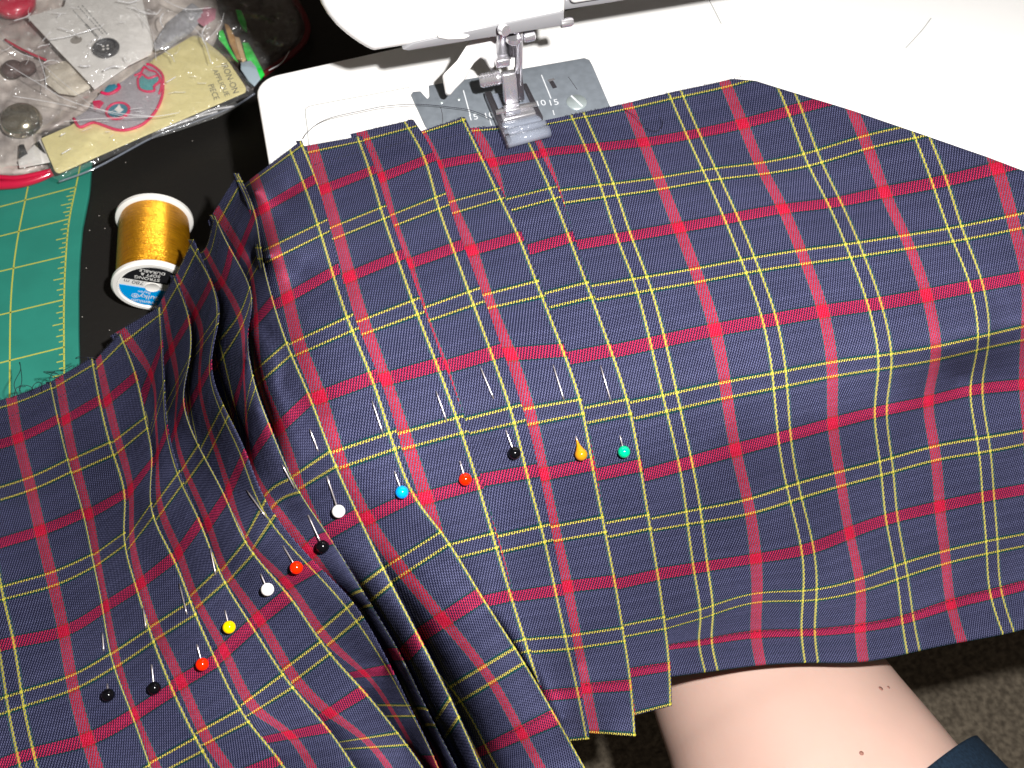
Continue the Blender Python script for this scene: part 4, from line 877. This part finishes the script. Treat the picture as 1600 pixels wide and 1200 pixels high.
for i, (a, b) in enumerate((((114,16),(136,40)), ((122,10),(160,52)), ((128,8),(168,54)), ((134,38),(152,58)))):
    lines('small_print', a, b, 9, MAT['ink'] if i == 3 else MAT['seam'], bc, bz+.06, 1.3 if i == 3 else .7, i)
# clear film of the pouch and of the card's wrapper
bumpy('clear_film', [(-80,-60),(330,-60),(400,-60),(455,-40),(476,36),(470,66),(412,112),(340,95),(290,60),(150,150),(60,214),(66,255),(20,268),(-80,270)], TZ+24, 2.2, MAT['film'], bag, 3.5, .024, 8, 14, ridged=True)
wr = bumpy('film_wrapper', [(56,214),(120,180),(200,120),(300,44),(330,60),(396,136),(396,146),(300,190),(240,215),(150,256),(92,282),(80,276)], cz+3.2, .9, MAT['film'], None, 3.5, .03, 11, 3, ridged=True); wr.parent = cc
tube('wrapper_edge', catmull([unp(x, y, TZ+8) for x, y in ((92,284),(150,262),(240,214),(300,192),(366,166),(398,146))], 6), .5, MAT['clear'], cc, 8)
fan('wrapper_flap', [(238,206),(300,180),(368,158),(374,164),(340,182),(270,206),(236,216)], TZ+9, MAT['film'], cc, .8, .3)
# creases of the film as whitish tubes, its highlight streaks put into their colour
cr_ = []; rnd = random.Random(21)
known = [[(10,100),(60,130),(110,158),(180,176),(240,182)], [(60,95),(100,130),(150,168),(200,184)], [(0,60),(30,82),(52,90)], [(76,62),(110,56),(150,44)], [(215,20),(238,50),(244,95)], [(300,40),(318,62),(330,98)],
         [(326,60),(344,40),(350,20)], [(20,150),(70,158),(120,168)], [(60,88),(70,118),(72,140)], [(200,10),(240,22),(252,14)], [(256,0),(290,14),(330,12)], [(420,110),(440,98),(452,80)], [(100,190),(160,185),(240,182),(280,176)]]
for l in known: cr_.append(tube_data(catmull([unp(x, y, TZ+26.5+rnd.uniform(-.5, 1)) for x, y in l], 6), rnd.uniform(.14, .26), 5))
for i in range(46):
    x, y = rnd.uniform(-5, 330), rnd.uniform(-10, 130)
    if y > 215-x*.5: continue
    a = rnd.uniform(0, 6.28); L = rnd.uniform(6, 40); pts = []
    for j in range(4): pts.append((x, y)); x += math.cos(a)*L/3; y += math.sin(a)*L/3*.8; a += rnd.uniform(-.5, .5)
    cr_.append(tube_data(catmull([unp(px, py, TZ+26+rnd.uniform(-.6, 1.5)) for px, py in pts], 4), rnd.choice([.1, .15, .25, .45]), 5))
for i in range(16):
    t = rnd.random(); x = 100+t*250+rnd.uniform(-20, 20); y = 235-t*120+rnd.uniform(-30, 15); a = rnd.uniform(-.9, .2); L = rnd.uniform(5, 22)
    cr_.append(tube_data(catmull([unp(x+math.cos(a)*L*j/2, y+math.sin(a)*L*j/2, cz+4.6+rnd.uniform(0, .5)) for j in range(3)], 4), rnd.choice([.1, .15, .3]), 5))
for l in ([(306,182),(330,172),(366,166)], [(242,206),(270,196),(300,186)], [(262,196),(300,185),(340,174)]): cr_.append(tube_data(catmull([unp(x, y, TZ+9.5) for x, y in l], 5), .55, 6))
a, b = merge(cr_); tag(mesh('film_crease_highlights', a, b, MAT['crease_highlight'], bag), kind='stuff')
# ------------------------------------------------------------ lap and floor
pe = empty('person', 'bare thigh and hem of dark denim shorts of a person sitting under the skirt', 'person')
def body_tube(name, pts, rads, mat, n=64, t_off=None, flat=.9):
    P = catmull(pts, 10); Rr = np.interp(np.linspace(0, 1, len(P)), np.linspace(0, 1, len(rads)), rads); T = np.gradient(P, axis=0); vs = []
    for i in range(len(P)):
        a = N(T[i]); x = N(np.cross(a, (0, 0, 1))); y = np.cross(x, a)
        for k in range(n):
            t = 2*math.pi*k/n; q = Rr[i]*(math.cos(t)*x+math.sin(t)*y*flat); off = a*(t_off(t) if t_off else 0); vs.append(P[i]+q+off)
    return mesh(name, vs, grid_faces(len(P), n, 0, True)+[tuple(range(n))[::-1], tuple((len(P)-1)*n+k for k in range(n))], mat, pe)
LZ = -152.0
lp = [unp(1130, 860, LZ-30), unp(1165, 1010, LZ-6), unp(1225, 1130, LZ), unp(1290, 1250, LZ+4), unp(1370, 1400, LZ+8)]
body_tube('thigh', lp, [40, 46, 51, 56, 62], MAT['skin'])
bpy.context.view_layer.update()
tho = bpy.data.objects['thigh']
for x, y, r_ in ((1376,1076,.9),(1388,1074,.6),(1346,1177,.8)):
    d_ = Vector((unp(x, y, -300)-CP)*MM).normalized(); hit, loc, nor, _ = tho.ray_cast(Vector(CP*MM), d_)
    if hit: lathe('mole', [(0, .25), (r_*.7, .18), (r_, 0), (r_, -.2)], np.array(loc)/MM, np.array(nor), MAT['mole'], pe, 14, False)
sh0 = [unp(1345, 1325, LZ+5), unp(1375, 1380, LZ+6), unp(1410, 1450, LZ+8)]
body_tube('denim_shorts', sh0, [62, 65, 69], MAT['denim'], t_off=lambda t: 15*math.cos(t)-7*math.sin(t))
fl = slab('carpet_floor', [np.array([-2500, -2500, -430.]), np.array([2500, -2500, -430.]), np.array([2500, 2500, -430.]), np.array([-2500, 2500, -430.])], 5, MAT['carpet'], None)
tag(fl, kind='structure'); fl.name = 'carpet_floor'
# dark far wall behind the desk, so the gap left of the machine head stays dark
wl = slab('wall', [np.array([-2500, 1400, -430.]), np.array([2500, 1400, -430.]), np.array([2500, 1400, 2000.]), np.array([-2500, 1400, 2000.])], 10, pm('wall_paint', (.25, .22, .18), .9), None, down=(0, 1, 0)); tag(wl, kind='structure')
